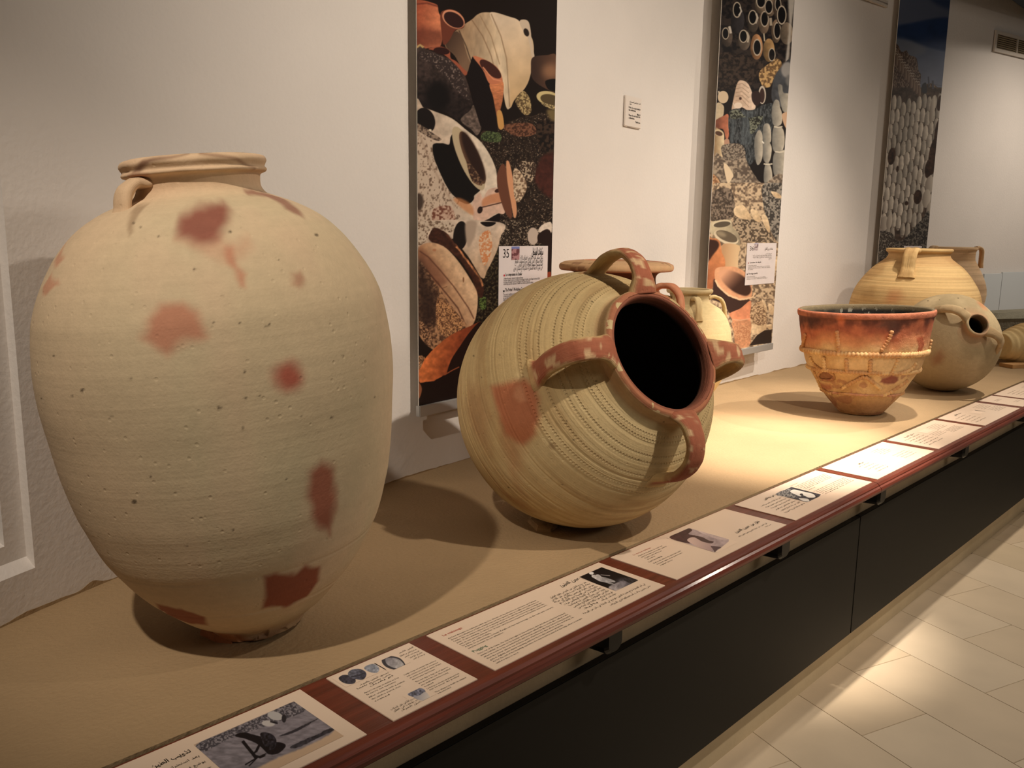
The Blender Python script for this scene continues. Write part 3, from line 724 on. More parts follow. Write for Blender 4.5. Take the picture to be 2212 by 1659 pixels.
for p_ in (((460, 800), (470, 960)), ((735, 830), (745, 1000)), ((1035, 840), (1025, 1010)), ((1375, 830), (1290, 1000)), ((1590, 880), (1520, 960), (1380, 1010)), ((290, 800), (330, 880), (420, 960)), ((620, 480), (635, 620), (645, 750)), ((960, 1040), (830, 1110), (680, 1200)), ((960, 1040), (1060, 1120), (1160, 1210)), ((1490, 1090), (1350, 1190), (1180, 1290)), ((235, 520), (215, 600), (205, 700)), ((1300, 480), (1240, 620), (1160, 740)), ((340, 980), (400, 1120), (440, 1200), (560, 1260)), ((1785, 590), (1770, 700), (1740, 790))):
    rope(AB(*p_), .0078, .013)
rope(AB((390, 1040), (420, 990), (500, 985), (570, 1020), (575, 1070), (500, 1090), (420, 1080), (390, 1040)), .006, .03, 'ring_knob', (150, 100, 76))

# ---- 6 dull olive jar on its side with a small round mouth
def sphere_at(px, py, rp):
    v = ray(px, py); a = ray(px-rp, py); b = ray(px+rp, py); c = ray(px, py-rp); d = ray(px, py+rp)
    an = (math.acos(a@b)+math.acos(c@d))/4; D = .75/(sin(an)-v[2]); return CAM+v*D, D*sin(an)
C6, R6 = sphere_at(2046, 741, 110); C6[2] += .004
vm6 = ray(*AJ((1243, 905))[0]); rel6 = C6-CAM; bb6 = vm6@rel6; d6 = R6*1.07
disc = bb6*bb6-(rel6@rel6-d6*d6); s6 = bb6-sqrt(max(disc, 0)); a6 = CAM+vm6*s6-C6; a6 /= np.linalg.norm(a6)
pr6 = [(R6*1.16-R6*1.16*cos(u), R6*sin(u)**1.02) for u in np.linspace(0, radians(90), 16)]
pr6 += [(R6*1.16+R6*sin(u), R6*cos(u)) for u in np.linspace(radians(6), radians(74), 14)]
tn = pr6[-1][0]
pr6 += [(tn+.006, .057), (tn+.016, .054), (tn+.022, .056), (tn+.028, .056), (tn+.032, .051), (tn+.032, .047)]
j6 = Pot(C6-a6*R6*1.16, a6, pr6, 320, 260, inner=[(tn+.032, .047), (tn+.026, .042), (tn, .042), (tn-.04, .06), (.2, .2), (.1, .1), (.09, 0)], wob=.003, seed=41)
def c6(TH, TT, RR, q, outer):
    n = fbm(q*6, 4)
    col = mixc(lin((184, 164, 128)), lin((160, 142, 108)), sm(.4, .6, n))
    col = mixc(col, lin((186, 140, 106)), .6*sm(tn-.02, tn+.01, TT)*(n > .45))
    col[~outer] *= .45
    a = (j6, col, TH, TT, RR)
    stain(*a, AJ((770, 1240), (860, 1180), (900, 1240), (860, 1300), (790, 1320)), (150, 92, 64), .02, .6)
    stain(*a, AJ((1230, 640), (1290, 690), (1340, 760), (1300, 750), (1240, 690)), (190, 120, 78), .015, .6)
    spots(*a, [(2005, 650, 1.6), (2070, 645, 1.6), (2085, 668, 1.8), (2030, 648, 1.3)])
    return col
M_c6 = clay('dull_clay', rings=.15, ring_scale=50, fine=.2, speck=.2)
j6.root('lying_jar', 'dull olive round jar lying behind the basin, small round mouth and two handles', 'jar')
j6.build('jar_body', M_c6, c6, j6.emp)
def ch6(V, ey, ss): return mixc(lin((186, 162, 124)), lin((160, 136, 100)), sm(.4, .6, fbm(V*20, 3)))
for p_ in ((1000, 800), (1420, 1090)):
    a_ = j6.hit(*AJ(p_)[0])[0]
    rb = lambda f: tn+f
    handle(j6, a_, [(.050, tn+.018), (.085, tn+.028), (.118, tn+.020), (.145, tn-.01), (.160, tn-.045), (.168, tn-.075)], .022, .012, M_c6, ch6, 'lug_handle', flare=1.3)

# ---- 7 and 8 the two big jars against the wall
def big_jar(base, prof, seed, col_a, col_b, label, angs, hsize=1., hpts=None, red=None):
    j = Pot(base, (0, 0, 1), prof, 300, 220, inner=[(prof[-1][0], prof[-1][1]), (prof[-1][0]-.01, prof[-1][1]-.014), (prof[-1][0]-.06, prof[-1][1]-.01), (.4, .2), (.1, .1), (.09, 0)], wob=.002, seed=seed)
    def cf(TH, TT, RR, q, outer):
        n = fbm(q*5, 4); n2 = fbm(np.c_[q[:, 0]*2, q[:, 1]*2, q[:, 2]*60], 2)
        c = mixc(lin(col_a), lin(col_b), sm(.4, .6, n)); c = mixc(c, lin((180, 136, 90)), .4*sm(.5, .7, n2))
        if red: stain(j, c, TH, TT, RR, red, (190, 116, 72), .03, .55)
        return c
    j.root('storage_jar', label, 'storage jar')
    m_ = clay('wheel_marked_clay', rings=.9, ring_scale=60, fine=.15, speck=.12)
    j.build('jar_body', m_, cf, j.emp)
    def chf(V, ey, ss): return mixc(lin(col_a), lin(col_b), sm(.4, .6, fbm(V*15, 3)))
    for a_ in angs: handle(j, a_, hpts, .036*hsize, .016*hsize, m_, chf, 'strap_handle', groove=.4, flare=1.25)
    return j
T7 = HC-.062-ZS
j7 = big_jar((5.15, 1.752, ZS), [(0, 0), (0, .16), (.03, .20), (.15, .30), (.27, .345), (.36, .348), (.45, .325), (.52, .285), (.58, .235), (.62, .185), (.635, .168), (.655, .158), (.664, .163), (.672, .172), (.684, .173), (.688, .164)], 51, (220, 186, 130), (204, 166, 112),
             'broad cream wheel-ridged jar with short strap handles, standing in front of the third poster', [math.atan2(-Fv[1]-.72*Rv[1], -Fv[0]-.72*Rv[0]), math.atan2(Fv[1]+.2*Rv[1], Fv[0]+.2*Rv[0])],
             hpts=[(.168, .678), (.195, .676), (.222, .655), (.236, .62), (.245, .585), (.262, .555), (.275, .53)], red=AJ((300, 640), (340, 560), (440, 560), (480, 620), (400, 690), (320, 690)))
j8 = big_jar((5.90, 1.790, ZS), [(0, 0), (0, .10), (.03, .12), (.15, .17), (.30, .192), (.42, .19), (.50, .172), (.555, .148), (.59, .125), (.63, .118), (.665, .12), (.68, .128), (.69, .128), (.694, .12)], 61, (240, 206, 166), (230, 192, 148),
             'narrower pinkish jar behind the broad cream jar, a handle hanging from its rim', [math.atan2(Rv[1]-.12*Fv[1], Rv[0]-.12*Fv[0]), math.atan2(-Rv[1], -Rv[0])],
             hpts=[(.122, .688), (.142, .690), (.157, .675), (.160, .64), (.160, .60), (.160, .565)], hsize=.7)
# ---- 9 pale jar lying at the far right
p9 = CAM+ray(2156, 746)*(np.linalg.norm(np.array([5.70, 1.36, HC-(ZS+.10)]))*0+5.86)
ax9 = np.array([.93, -.36, .0]); ax9 /= np.linalg.norm(ax9)
b9 = on_shelf(2172, 787); b9 = np.array([b9[0], b9[1], ZS+.115])
j9 = Pot(b9-ax9*.06, ax9, [(0, 0), (0, .055), (.004, .072), (.03, .082), (.07, .092), (.12, .108), (.2, .125), (.28, .13), (.36, .12), (.42, .09), (.45, .05), (.455, 0)], 200, 150, wob=.004, seed=71,
         relief=lambda TH, TT, RR, q: .0025*np.sin(TT*150+TH))
def c9(TH, TT, RR, q, outer): return mixc(lin((232, 204, 148)), lin((216, 184, 128)), sm(.4, .6, fbm(q*6, 3)))
j9.root('lying_jar', 'pale cream ridged jar lying on its side at the far right of the counter', 'jar')
j9.build('jar_body', clay('pale_clay', rings=.3, ring_scale=30, fine=.3, speck=.15), c9, j9.emp)
tagw = MB().box(-.03, .12, -.05, .05, 0, .022).build('wooden_wedge', plain('raw_wood', (206, 160, 106), .7, noise=.2), bevel=.002)
w9 = on_shelf(2190, 796); tagw.location = (w9[0]+.03, w9[1]+.03, ZS); tagw.rotation_euler = (0, 0, radians(-30))
tag(tagw, 'thin wooden chock under the pale jar lying at the far right', 'wedge')
# wedges under jar 1 and jar 2
def chip(pts, name, label, colr, h):
    P = [on_shelf(*p) for p in pts]
    c = sum(P)/len(P); v = []
    for k_, (zz, s_) in enumerate(((0, 1), (h*.7, .96), (h, .8))):
        for i, p in enumerate(P):
            d = (p-c)*s_; v.append((d[0], d[1], zz+(.002*math.sin(i*2.3) if k_ == 2 else 0)))
    n = len(P); f = [tuple(range(n))[::-1], tuple(range(2*n, 3*n))]
    for k_ in range(2):
        for i in range(n): j = (i+1) % n; f.append((k_*n+i, k_*n+j, (k_+1)*n+j, (k_+1)*n+i))
    m = MB(); m.v = v; m.f = f
    o = m.build(name, plain(name+'_clay', colr, .85, noise=.3, nscale=60, bump=.4, bscale=120)); o.location = (c[0], c[1], ZS); return tag(o, label, 'wedge')
chip([(432, 1372), (468, 1388), (500, 1391), (512, 1378), (470, 1362), (440, 1360)], 'clay_wedge', 'small orange clay chip wedged under the foot of the tallest jar', (186, 118, 76), .012)
chip([(1140, 1128), (1160, 1148), (1190, 1150), (1205, 1138), (1190, 1120), (1150, 1115)], 'clay_wedge', 'small buff clay chip propping the tipped round jar', (178, 146, 104), .011)

# ------------------------------------------------------------------ flat prints
_AR = {'ا': 0xFE8D, 'أ': 0xFE83, 'إ': 0xFE87, 'ب': 0xFE8F, 'ة': 0xFE93, 'ت': 0xFE95, 'ث': 0xFE99, 'ج': 0xFE9D, 'ح': 0xFEA1, 'خ': 0xFEA5, 'د': 0xFEA9, 'ذ': 0xFEAB, 'ر': 0xFEAD, 'ز': 0xFEAF,
       'س': 0xFEB1, 'ش': 0xFEB5, 'ص': 0xFEB9, 'ض': 0xFEBD, 'ط': 0xFEC1, 'ظ': 0xFEC5, 'ع': 0xFEC9, 'غ': 0xFECD, 'ف': 0xFED1, 'ق': 0xFED5, 'ك': 0xFED9, 'ل': 0xFEDD, 'م': 0xFEE1, 'ن': 0xFEE5, 'ه': 0xFEE9,
       'و': 0xFEED, 'ى': 0xFEEF, 'ي': 0xFEF1, '\x01': 0xFEFB}
_NOJOIN = set('اأإةدذرزوى\x01')
def arabic(s):
    s = s.replace('لا', '\x01'); out = []
    for i, c in enumerate(s):
        if c not in _AR: out.append(c); continue
        pv = i > 0 and s[i-1] in _AR and s[i-1] not in _NOJOIN
        nx = i+1 < len(s) and s[i+1] in _AR and c not in _NOJOIN
        b_ = _AR[c]
        out.append(chr(b_+(3 if pv and nx else 2 if nx else 1 if pv else 0)))
    return ''.join(out[::-1])
_cache = {}
def glyphs(s, bold=0., res=1):
    k = (s, bold, res)
    if k in _cache: return _cache[k]
    c = bpy.data.curves.new('t', 'FONT'); c.body = s; c.resolution_u = res; c.offset = bold
    o = bpy.data.objects.new('t', c); C.objects.link(o)
    me = o.to_mesh()
    V = np.zeros(len(me.vertices)*3); me.vertices.foreach_get('co', V); V = V.reshape(-1, 3)
    me.calc_loop_triangles(); T = np.zeros(len(me.loop_triangles)*3, np.int32); me.loop_triangles.foreach_get('vertices', T)
    o.to_mesh_clear(); bpy.data.objects.remove(o)
    _cache[k] = (V, T.reshape(-1, 3)); return _cache[k]
class Text:
    """collects lines of lettering in a local x,y plane"""
    def __init__(s): s.V = []; s.T = []; s.n = 0; s.done = []; s.inb = False
    def cut(s):
        if s.V: s.done.append((s.V, s.T))
        s.V = []; s.T = []; s.n = 0
    def line(s, txt, x, y, h, width=None, bold=0., res=1, right=False, ar=False):
        if ar: txt = arabic(txt)
        V, T = glyphs(txt, bold, res)
        if not len(V): return
        if not s.inb: s.cut()
        V = V.copy(); x0, x1 = V[:, 0].min(), V[:, 0].max()
        sx = (width/(x1-x0)) if width else h
        V[:, 0] = (V[:, 0]-x0)*sx; V[:, 1] *= h
        V[:, 0] += (x-(x1-x0)*sx) if right else x; V[:, 1] += y
        s.V.append(V); s.T.append(T+s.n); s.n += len(V)
    def rect(s, x0, x1, y0, y1):
        s.V.append(np.array([(x0, y0, 0), (x1, y0, 0), (x1, y1, 0), (x0, y1, 0)], float)); s.T.append(np.array([(0, 1, 2), (0, 2, 3)])+s.n); s.n += 4
    def build(s, name, mat, parent, mw):
        s.cut()
        for V, T in s.done:
            me = mesh_np(name, np.vstack(V), np.zeros((0, 4), int), False, tris=np.vstack(T))
            o = new_obj(name, me, mat, parent); o.matrix_basis = mw
        return o
class Canvas:
    """small raster painted with flat shapes; its colours go onto the vertices of a printed sheet"""
    def __init__(s, x0, y0, x1, y1, res, bg, sc=1, ox=0, oy=0):
        s.x0, s.y0, s.res = x0, y0, res
        s.w, s.h = int((x1-x0)*res)+1, int((y1-y0)*res)+1
        s.a = np.tile(np.array(bg, float), (s.h, s.w, 1)); s.set(sc, ox, oy); s.k = 0
    def set(s, sc, ox, oy): s.sc, s.ox, s.oy = sc, ox, oy
    def T(s, p): p = np.asarray(p, float); return np.c_[((s.ox+p[:, 0]/s.sc)-s.x0)*s.res, ((s.oy+p[:, 1]/s.sc)-s.y0)*s.res]
    def fill(s, pts, c0, c1=None, g=None, alpha=1., noise=0., ns=8., st=(1, 1), soft=1., smooth=True, edge=0., mask=None):
        P = s.T(pts)
        if smooth and len(P) > 3:
            Q = np.vstack([P, P[:1]]); out = []
            n = len(P)
            for i in range(n):
                a, b, c, d = P[i-1], P[i], P[(i+1) % n], P[(i+2) % n]
                t = np.linspace(0, 1, 6, endpoint=False)[:, None]
                out.append(.5*((2*b)+(-a+c)*t+(2*a-5*b+4*c-d)*t**2+(-a+3*b-3*c+d)*t**3))
            P = np.vstack(out)
        m = 3+soft
        xa, xb = int(max(0, P[:, 0].min()-m)), int(min(s.w-1, P[:, 0].max()+m)); ya, yb = int(max(0, P[:, 1].min()-m)), int(min(s.h-1, P[:, 1].max()+m))
        if xb <= xa or yb <= ya: return
        X, Y = np.meshgrid(np.arange(xa, xb+1)+.0, np.arange(ya, yb+1)+.0); sh = X.shape
        X = X.ravel(); Y = Y.ravel(); s.k += 1
        x, y = X, Y
        if edge:
            q = np.c_[X/s.res/6, Y/s.res/6, np.full(len(X), s.k*3.7)]
            x = X+(fbm(q, 2)-.5)*2*edge*s.res; y = Y+(fbm(q+31, 2)-.5)*2*edge*s.res
        ins = np.zeros(len(X), bool); n = len(P); dist = np.full(len(X), 1e9)
        for i in range(n):
            a = P[i]; b = P[(i+1) % n]
            cnd = (a[1] > y) != (b[1] > y)
            ins ^= cnd & (x < (b[0]-a[0])*(y-a[1])/((b[1]-a[1]) or 1e-9)+a[0])
            ab = b-a; tt = np.clip(((x-a[0])*ab[0]+(y-a[1])*ab[1])/(ab@ab+1e-9), 0, 1)
            dist = np.minimum(dist, (x-a[0]-tt*ab[0])**2+(y-a[1]-tt*ab[1])**2)
        sd = np.sqrt(dist)*np.where(ins, 1, -1)
        al = alpha*sm(-soft, soft, sd)
        c0 = np.array(c0, float)
        if c1 is not None:
            G = s.T(g); dv = G[1]-G[0]; t = np.clip(((X-G[0][0])*dv[0]+(Y-G[0][1])*dv[1])/(dv@dv), 0, 1)[:, None]
            col = c0*(1-t)+np.array(c1, float)*t
        else: col = np.tile(c0, (len(X), 1))
        if noise:
            q = np.c_[X/s.res/ns*st[0], Y/s.res/ns*st[1], np.full(len(X), s.k*1.9)]
            col = col*(1+noise*2*(fbm(q, 4)-.5)*2)[:, None]
        col = np.clip(col, 0, 255)
        reg = s.a[ya:yb+1, xa:xb+1].reshape(-1, 3)
        s.a[ya:yb+1, xa:xb+1] = (reg*(1-al[:, None])+col*al[:, None]).reshape(*sh, 3)
    def ell(s, cx, cy, a, b, ang, *ar, **kw):
        s.fill(ellipse_px(cx, cy, a, b, ang, 16), *ar, **kw)
    def line(s, pts, wd, colr, **kw):
        P = np.asarray(pts, float); T = np.gradient(P, axis=0); T /= np.linalg.norm(T, axis=1)[:, None]+1e-9; N = np.c_[-T[:, 1], T[:, 0]]*wd/2
        s.fill(np.vstack([P+N, (P-N)[::-1]]), colr, smooth=False, **kw)
    def mottle(s, pts, ca, cb, ns, st=(1, 1), thr=.5, sharp=.06, alpha=1., edge=0., soft=2.):
        """two-tone broken texture inside a polygon"""
        keep = s.a.copy(); s.fill(pts, (1, 1, 1), alpha=1, soft=soft, edge=edge)
        msk = np.clip(1-np.abs(s.a-1).sum(2)/40., 0, 1)*1.0
        P = s.T(pts); ya, yb = int(max(0, P[:, 1].min()-6)), int(min(s.h, P[:, 1].max()+6)); xa, xb = int(max(0, P[:, 0].min()-6)), int(min(s.w, P[:, 0].max()+6))
        s.a = keep
        if xb <= xa or yb <= ya: return
        X, Y = np.meshgrid(np.arange(xa, xb)/s.res, np.arange(ya, yb)/s.res)
        sharp = sharp*1.7; ns = ns*.62
        f = fbm(np.c_[X.ravel()/ns*st[0], Y.ravel()/ns*st[1], np.full(X.size, s.k*2.3)], 4).reshape(X.shape)
        f = sm(thr-sharp, thr+sharp, f)[..., None]
        col = np.array(ca, float)*(1-f)+np.array(cb, float)*f
        m = msk[ya:yb, xa:xb, None]*alpha
        s.a[ya:yb, xa:xb] = s.a[ya:yb, xa:xb]*(1-m)+col*m
    def sample(s, px, py):
        x = np.clip((px-s.x0)*s.res, 0, s.w-1.001); y = np.clip((py-s.y0)*s.res, 0, s.h-1.001)
        i, j = x.astype(int), y.astype(int); fx, fy = (x-i)[:, None], (y-j)[:, None]
        return (s.a[j, i]*(1-fx)+s.a[j, i+1]*fx)*(1-fy)+(s.a[j+1, i]*(1-fx)+s.a[j+1, i+1]*fx)*fy
def to_px(P):
    v = P-CAM; d = v@Fv
    return CX+FPX*(v@Rv)/d, CY-FPX*(v@Uv)/d
def sheet(name, cv, O, U, W, nu, nv, parent, mw_inv, mat=None, thick=.0004):
    """printed sheet: grid from corner O along U and W (world vectors), colours looked up on the canvas"""
    uu, vv = np.meshgrid(np.linspace(0, 1, nu), np.linspace(0, 1, nv))
    P = O+uu.ravel()[:, None]*U+vv.ravel()[:, None]*W
    px, py = to_px(P); col = lin(cv.sample(px, py))
    Pl = np.c_[P, np.ones(len(P))]@np.array(mw_inv).T
    me = mesh_np(name, Pl[:, :3], grid_quads(nu, nv), False, col=col)
    return new_obj(name, me, mat or M_print, parent)

# ------------------------------------------------------------------ label cards on the rail
YB, YF = 1.158, .975
ZL0 = ZS-.003
def card(x0, x1, label):
    o = MB().box(0, x1-x0, 0, YB-YF, 0, .0022).build('card', M_paper, None, bevel=.0003)
    e = empty('label_card', (x0, YF, ZL0)); o.parent = e
    tag(e, label, 'label card'); pass
    return e
ZT = .0022+.0004
LT = Matrix.Translation((0, 0, ZT))
def picture(e, cv, x0, x1, y0, y1, nu, nv, skew=0.):
    bx, by = e.location.x, e.location.y
    mwi = np.array(Matrix.Translation((-bx, -by, -e.location.z)))
    z = e.location.z+ZT
    return sheet('photo_print', cv, np.array([bx+x0, by+y0, z]), np.array([x1-x0, 0, 0]), np.array([0, y1-y0, 0]), nu, nv, e, mwi)
def block(t, lines, x, y0, y1, h, widths, **kw):
    n = len(lines); t.cut(); t.inb = True
    for i, s_ in enumerate(lines):
        y = y0+(y1-y0)*i/max(1, n-1)
        t.line(s_, x, y, h, widths[i] if hasattr(widths, '__len__') else widths, **kw)
    t.inb = False
# card 1, nearest: man bending over water
L1 = card(.19, .712, 'nearest label card, with a bluish photograph of a man bending over')
cv = Canvas(380, 1490, 760, 1700, 1.4, (196, 168, 140), 3.687, 250, 1400)
P1 = ((1420, 425), (1500, 470), (1620, 560), (1740, 655), (1500, 790), (1300, 870), (1000, 1010), (860, 1010), (740, 880), (640, 770), (900, 650), (1200, 520))
cv.fill(P1, (128, 122, 128), noise=.12, ns=14, st=(1, 3), soft=4, edge=1.5)
cv.mottle(((640, 770), (900, 650), (1200, 520), (1420, 425), (1520, 490), (1380, 560), (1150, 640), (900, 730), (700, 830)), (60, 58, 64), (140, 134, 138), 5, (1, 1.5), .52, .05, .9)
cv.ell(1270, 540, 62, 34, 15, (176, 172, 170)); cv.ell(1215, 600, 52, 24, 5, (186, 180, 176)); cv.ell(1340, 560, 18, 34, 0, (44, 42, 46))
cv.line(((1230, 585), (1290, 600)), 12, (30, 28, 32))
cv.mottle(((1370, 670), (1600, 560), (1620, 565), (1400, 680)), (40, 38, 42), (90, 86, 90), 4, thr=.5)
cv.fill(((1300, 700), (1450, 640), (1560, 590), (1520, 620), (1400, 680)), (50, 48, 54), edge=1)
cv.fill(((1400, 780), (1500, 730), (1600, 690), (1700, 640), (1735, 655), (1600, 720), (1480, 780), (1400, 800)), (54, 52, 58), edge=1.2, noise=.3, ns=5)
bk = (24, 22, 26)
cv.fill(((950, 700), (1010, 670), (1100, 690), (1190, 720), (1240, 790), (1270, 750), (1340, 760), (1350, 790), (1290, 840), (1220, 845), (1170, 800), (1120, 760), (1040, 725)), bk, edge=.5)
cv.fill(((1150, 690), (1190, 670), (1250, 690), (1280, 740), (1260, 800), (1200, 800)), (40, 38, 44), noise=.5, ns=4)
cv.line(((1010, 740), (1050, 790), (1100, 850), (1120, 880)), 26, bk); cv.line(((1150, 760), (1120, 820), (1090, 850), (1150, 870), (1190, 850)), 20, bk)
cv.line(((1130, 870), (1080, 900), (1030, 930)), 10, bk); cv.line(((1200, 840), (1130, 870), (1060, 940)), 9, bk)
picture(L1, cv, .325, .494, .02, .157, 190, 130)
t = Text(); t.line('تذويب الطين', .315, .143, .0135, .058, bold=.02, res=2, right=True, ar=True); t.build('heading', M_ink, L1, LT)
t = Text(); block(t, ['بعد استخراج الطين من المقلع', 'يوضع في أحواض مملوءة بالماء', 'حتى يذوب تماما ثم يصفى', 'من الشوائب والحصى'], .318, .124, .07, .0085, (.11, .10, .11, .07), right=True, ar=True)
t.build('text_block', M_ink, L1, LT)
# card 2
L2 = card(.763, .944, 'narrow label card with small pictures of grey pots among its text')
cv = Canvas(700, 1380, 1040, 1570, 2.2, (226, 203, 180), 5.53, 680, 1350)
g1, g2 = (78, 80, 96), (120, 122, 134)
cv.fill(((285, 640), (330, 600), (400, 600), (480, 640), (480, 690), (420, 705), (340, 690)), (52, 50, 60), noise=.3, ns=4)
cv.fill(((395, 580), (440, 535), (530, 525), (600, 555), (615, 600), (580, 650), (500, 650), (430, 630)), (96, 98, 110), (60, 60, 74), ((440, 540), (560, 650)), noise=.35, ns=4, st=(1, 3))
cv.line(((430, 620), (520, 605), (600, 570)), 16, (50, 50, 60))
cv.fill(((590, 520), (620, 485), (700, 465), (750, 490), (770, 530), (740, 570), (650, 560)), (132, 136, 146), noise=.25, ns=4)
cv.fill(((805, 400), (860, 375), (940, 375), (1020, 400), (1075, 460), (1080, 520), (1020, 538), (930, 530), (850, 500), (805, 450)), (52, 50, 56), soft=1)
cv.fill(((850, 400), (940, 392), (1010, 415), (1060, 465), (1066, 515), (980, 520), (890, 490), (850, 450)), (176, 172, 170), (130, 126, 132), ((1040, 500), (850, 400)), noise=.15, ns=6)
cv.fill(((1110, 830), (1150, 780), (1220, 755), (1300, 765), (1320, 810), (1250, 850), (1180, 860)), (110, 112, 128), noise=.5, ns=4)
cv.fill(((1180, 860), (1250, 840), (1320, 800), (1370, 850), (1375, 890), (1330, 908), (1240, 895)), (206, 196, 186), (150, 150, 160), ((1350, 880), (1190, 850)))
def picture_masked(e, cv, boxes):
    for b_ in boxes: picture(e, cv, *b_)
picture_masked(L2, cv, [(.006, .09, .134, .176, 90, 50), (.088, .137, .124, .166, 60, 44), (.055, .098, .012, .046, 56, 44)])
t = Text()
t.line('الطين الأحمر', .176, .163, .006, .034, res=1, right=True, ar=True)
block(t, ['يستخرج الطين من المقاطع', 'ثم يجفف تحت الشمس', 'ويكسر إلى قطع صغيرة', 'قبل وضعه في الحوض'], .174, .153, .128, .006, (.038, .034, .030, .028), right=True, ar=True)
block(t, ['يسحق الطين بالمدق', 'حتى يصبح ناعما', 'ثم يغربل'], .086, .122, .108, .006, (.06, .07, .05), right=True, ar=True)
block(t, ['تصنع الأواني على الدولاب', 'ثم تجفف في الظل', 'قبل الحرق'], .066, .026, .012, .006, (.05, .05, .04), right=True, ar=True)
block(t, ['L\'argile rouge est extraite des carrières', 'puis séchée au soleil et concassée', 'en petits morceaux avant d\'être', 'mise à tremper dans le bassin'], .100, .096, .074, .0052, (.072, .07, .071, .05))
block(t, ['The red clay is dug out of quarries', 'and dried in the sun, then crushed', 'into small lumps before being', 'soaked'], .099, .064, .042, .0052, (.073, .072, .06, .02))
block(t, ['La forme se monte en plusieurs fois', 'sur le tour du potier'], .098, .034, .028, .0052, (.072, .068))
block(t, ['The shape is built in stages', 'on the potter\'s wheel'], .1, .016, .010, .0052, (.07, .03))
block(t, ['Après le broyage au maillet de bois', 'la terre est tamisée'], .016, .096, .089, .0052, (.072, .06))
block(t, ['After crushing with a mallet', 'the earth is sieved, then', 'soaked'], .013, .080, .064, .0052, (.075, .06, .03))
t.build('text_block', M_ink, L2, LT)
# card 3
L3 = card(.986, 1.508, 'long label card on clay pugging, photograph of a robed man on black at its right')
t = Text(); t.line('Le malaxage', .021, .157, .0095, .048, bold=.01, res=2); t.build('heading', M_red, L3, LT)
t = Text(); t.line('Pugging', .018, .0715, .0105, .034, bold=.01, res=2); t.build('heading', M_green, L3, LT)
t = Text()
fr_ = ['Au fond du bassin, le sédiment subtil que l\'on obtient est une pâte lisse et onctueuse que l\'artisan', 'du lieu, ou le khammès et l\'aide, transportent sur leurs épaules dans un couffin vers la salle basse ou', 'l\'atelier. Elle est étalée à même le sol et aspergée d\'eau ou de sable fin avant de subir le foulage aux',
       'pieds. C\'est le malaxage. L\'ouvrier tourne en spirale du centre vers le bord de la galette ainsi faite,', 'puis en sens inverse plusieurs fois ; il assure ainsi la bonne répartition de l\'humidité dans la terre.', 'La pâte est enfin réduite.', 'A la fin de ce pétrissage, la masse d\'argile est mise dans la batga, où elle reste ainsi couverte', 'jusqu\'au moment de son utilisation.']
en_ = ['Once out of the basin, the clay is brought to the workshop yard and where it has been heaped', 'inside builder, it needs to be beaten and heaped called filfa, to work also called in the', 'when it needs to be pounded hard and trod in pastry by the feet before being kneaded,', 'then the potter places one of three parts of his foot for that effect on the workshop, he', 'gets it slightly and starts treading with his the body between intervals.', 'As for the end of the kneading operation, the clay mound is placed in the batga, where it remains', 'until it is time to use it.']
block(t, fr_, .020, .142, .088, .0062, (.243, .243, .243, .243, .244, .075, .244, .092))
block(t, en_, .018, .0605, .0135, .0062, (.242, .242, .242, .24, .20, .248, .058))
t.build('text_block', M_ink, L3, LT)
t = Text(); t.line('عجن الطين', .417, .151, .0155, .064, bold=.02, res=2, right=True, ar=True)
ar_ = ['بعد خروج الطين من الحوض يقوم العامل', 'بنقله إلى الورشة حيث يفرش على الأرض', 'ويرش بالماء ثم يعجن بالأقدام في حركة', 'دائرية تبدأ من الوسط نحو الأطراف ثم', 'تعاد العملية في الاتجاه المعاكس مرات', 'عديدة حتى يصبح العجين لينا متجانسا', 'خاليا من الشوائب والفقاقيع والحصى', 'ثم يترك ليرتاح مدة كافية قبل عجنه من', 'جديد باليد']
block(t, ar_, .411, .128, .046, .0095, (.118, .126, .128, .125, .122, .118, .118, .115, .11), right=True, ar=True)
block(t, ['في آخر العملية ترفع عجينة الطين وتوضع في البتقة في ركن من الورشة', 'حتى يحين وقت استعمالها لدى الخزاف'], .496, .0325, .0185, .0085, (.212, .142), right=True, ar=True)
t.build('text_block', M_ink, L3, LT)
cv = Canvas(1235, 1210, 1400, 1290, 3, (226, 203, 180), 8.296, 1190, 1200)
cv.fill(((920, 205), (1560, 440), (1500, 560), (1040, 600), (510, 385)), (20, 18, 20), smooth=False)
cv.fill(((1180, 420), (1400, 400), (1560, 460), (1480, 560), (1200, 500)), (56, 54, 58), noise=.4, ns=5, soft=10)
cv.fill(((1040, 560), (1150, 500), (1300, 450), (1420, 500), (1520, 480), (1580, 470), (1480, 560), (1300, 610), (1180, 640), (1060, 610)), (156, 148, 148), (96, 92, 98), ((1100, 600), (1350, 450)), noise=.2, ns=5, soft=5)
cv.fill(((1180, 620), (1330, 590), (1480, 550), (1580, 470), (1600, 560), (1400, 640), (1240, 660)), (226, 203, 180), soft=14, alpha=.8)
cv.fill(((735, 350), (800, 345), (860, 340), (910, 380), (1000, 400), (1140, 450), (1150, 480), (1080, 480), (1150, 520), (1060, 510), (960, 480), (870, 460), (780, 410), (735, 385)), (208, 202, 198), (150, 146, 146), ((760, 360), (960, 420)), noise=.2, ns=5)
cv.ell(728, 318, 44, 24, 0, (226, 220, 214)); cv.ell(790, 335, 30, 16, 10, (60, 52, 50)); cv.line(((890, 345), (990, 356), (1060, 362)), 12, (150, 140, 138))
picture(L3, cv, .420, .503, .056, .160, 130, 120)
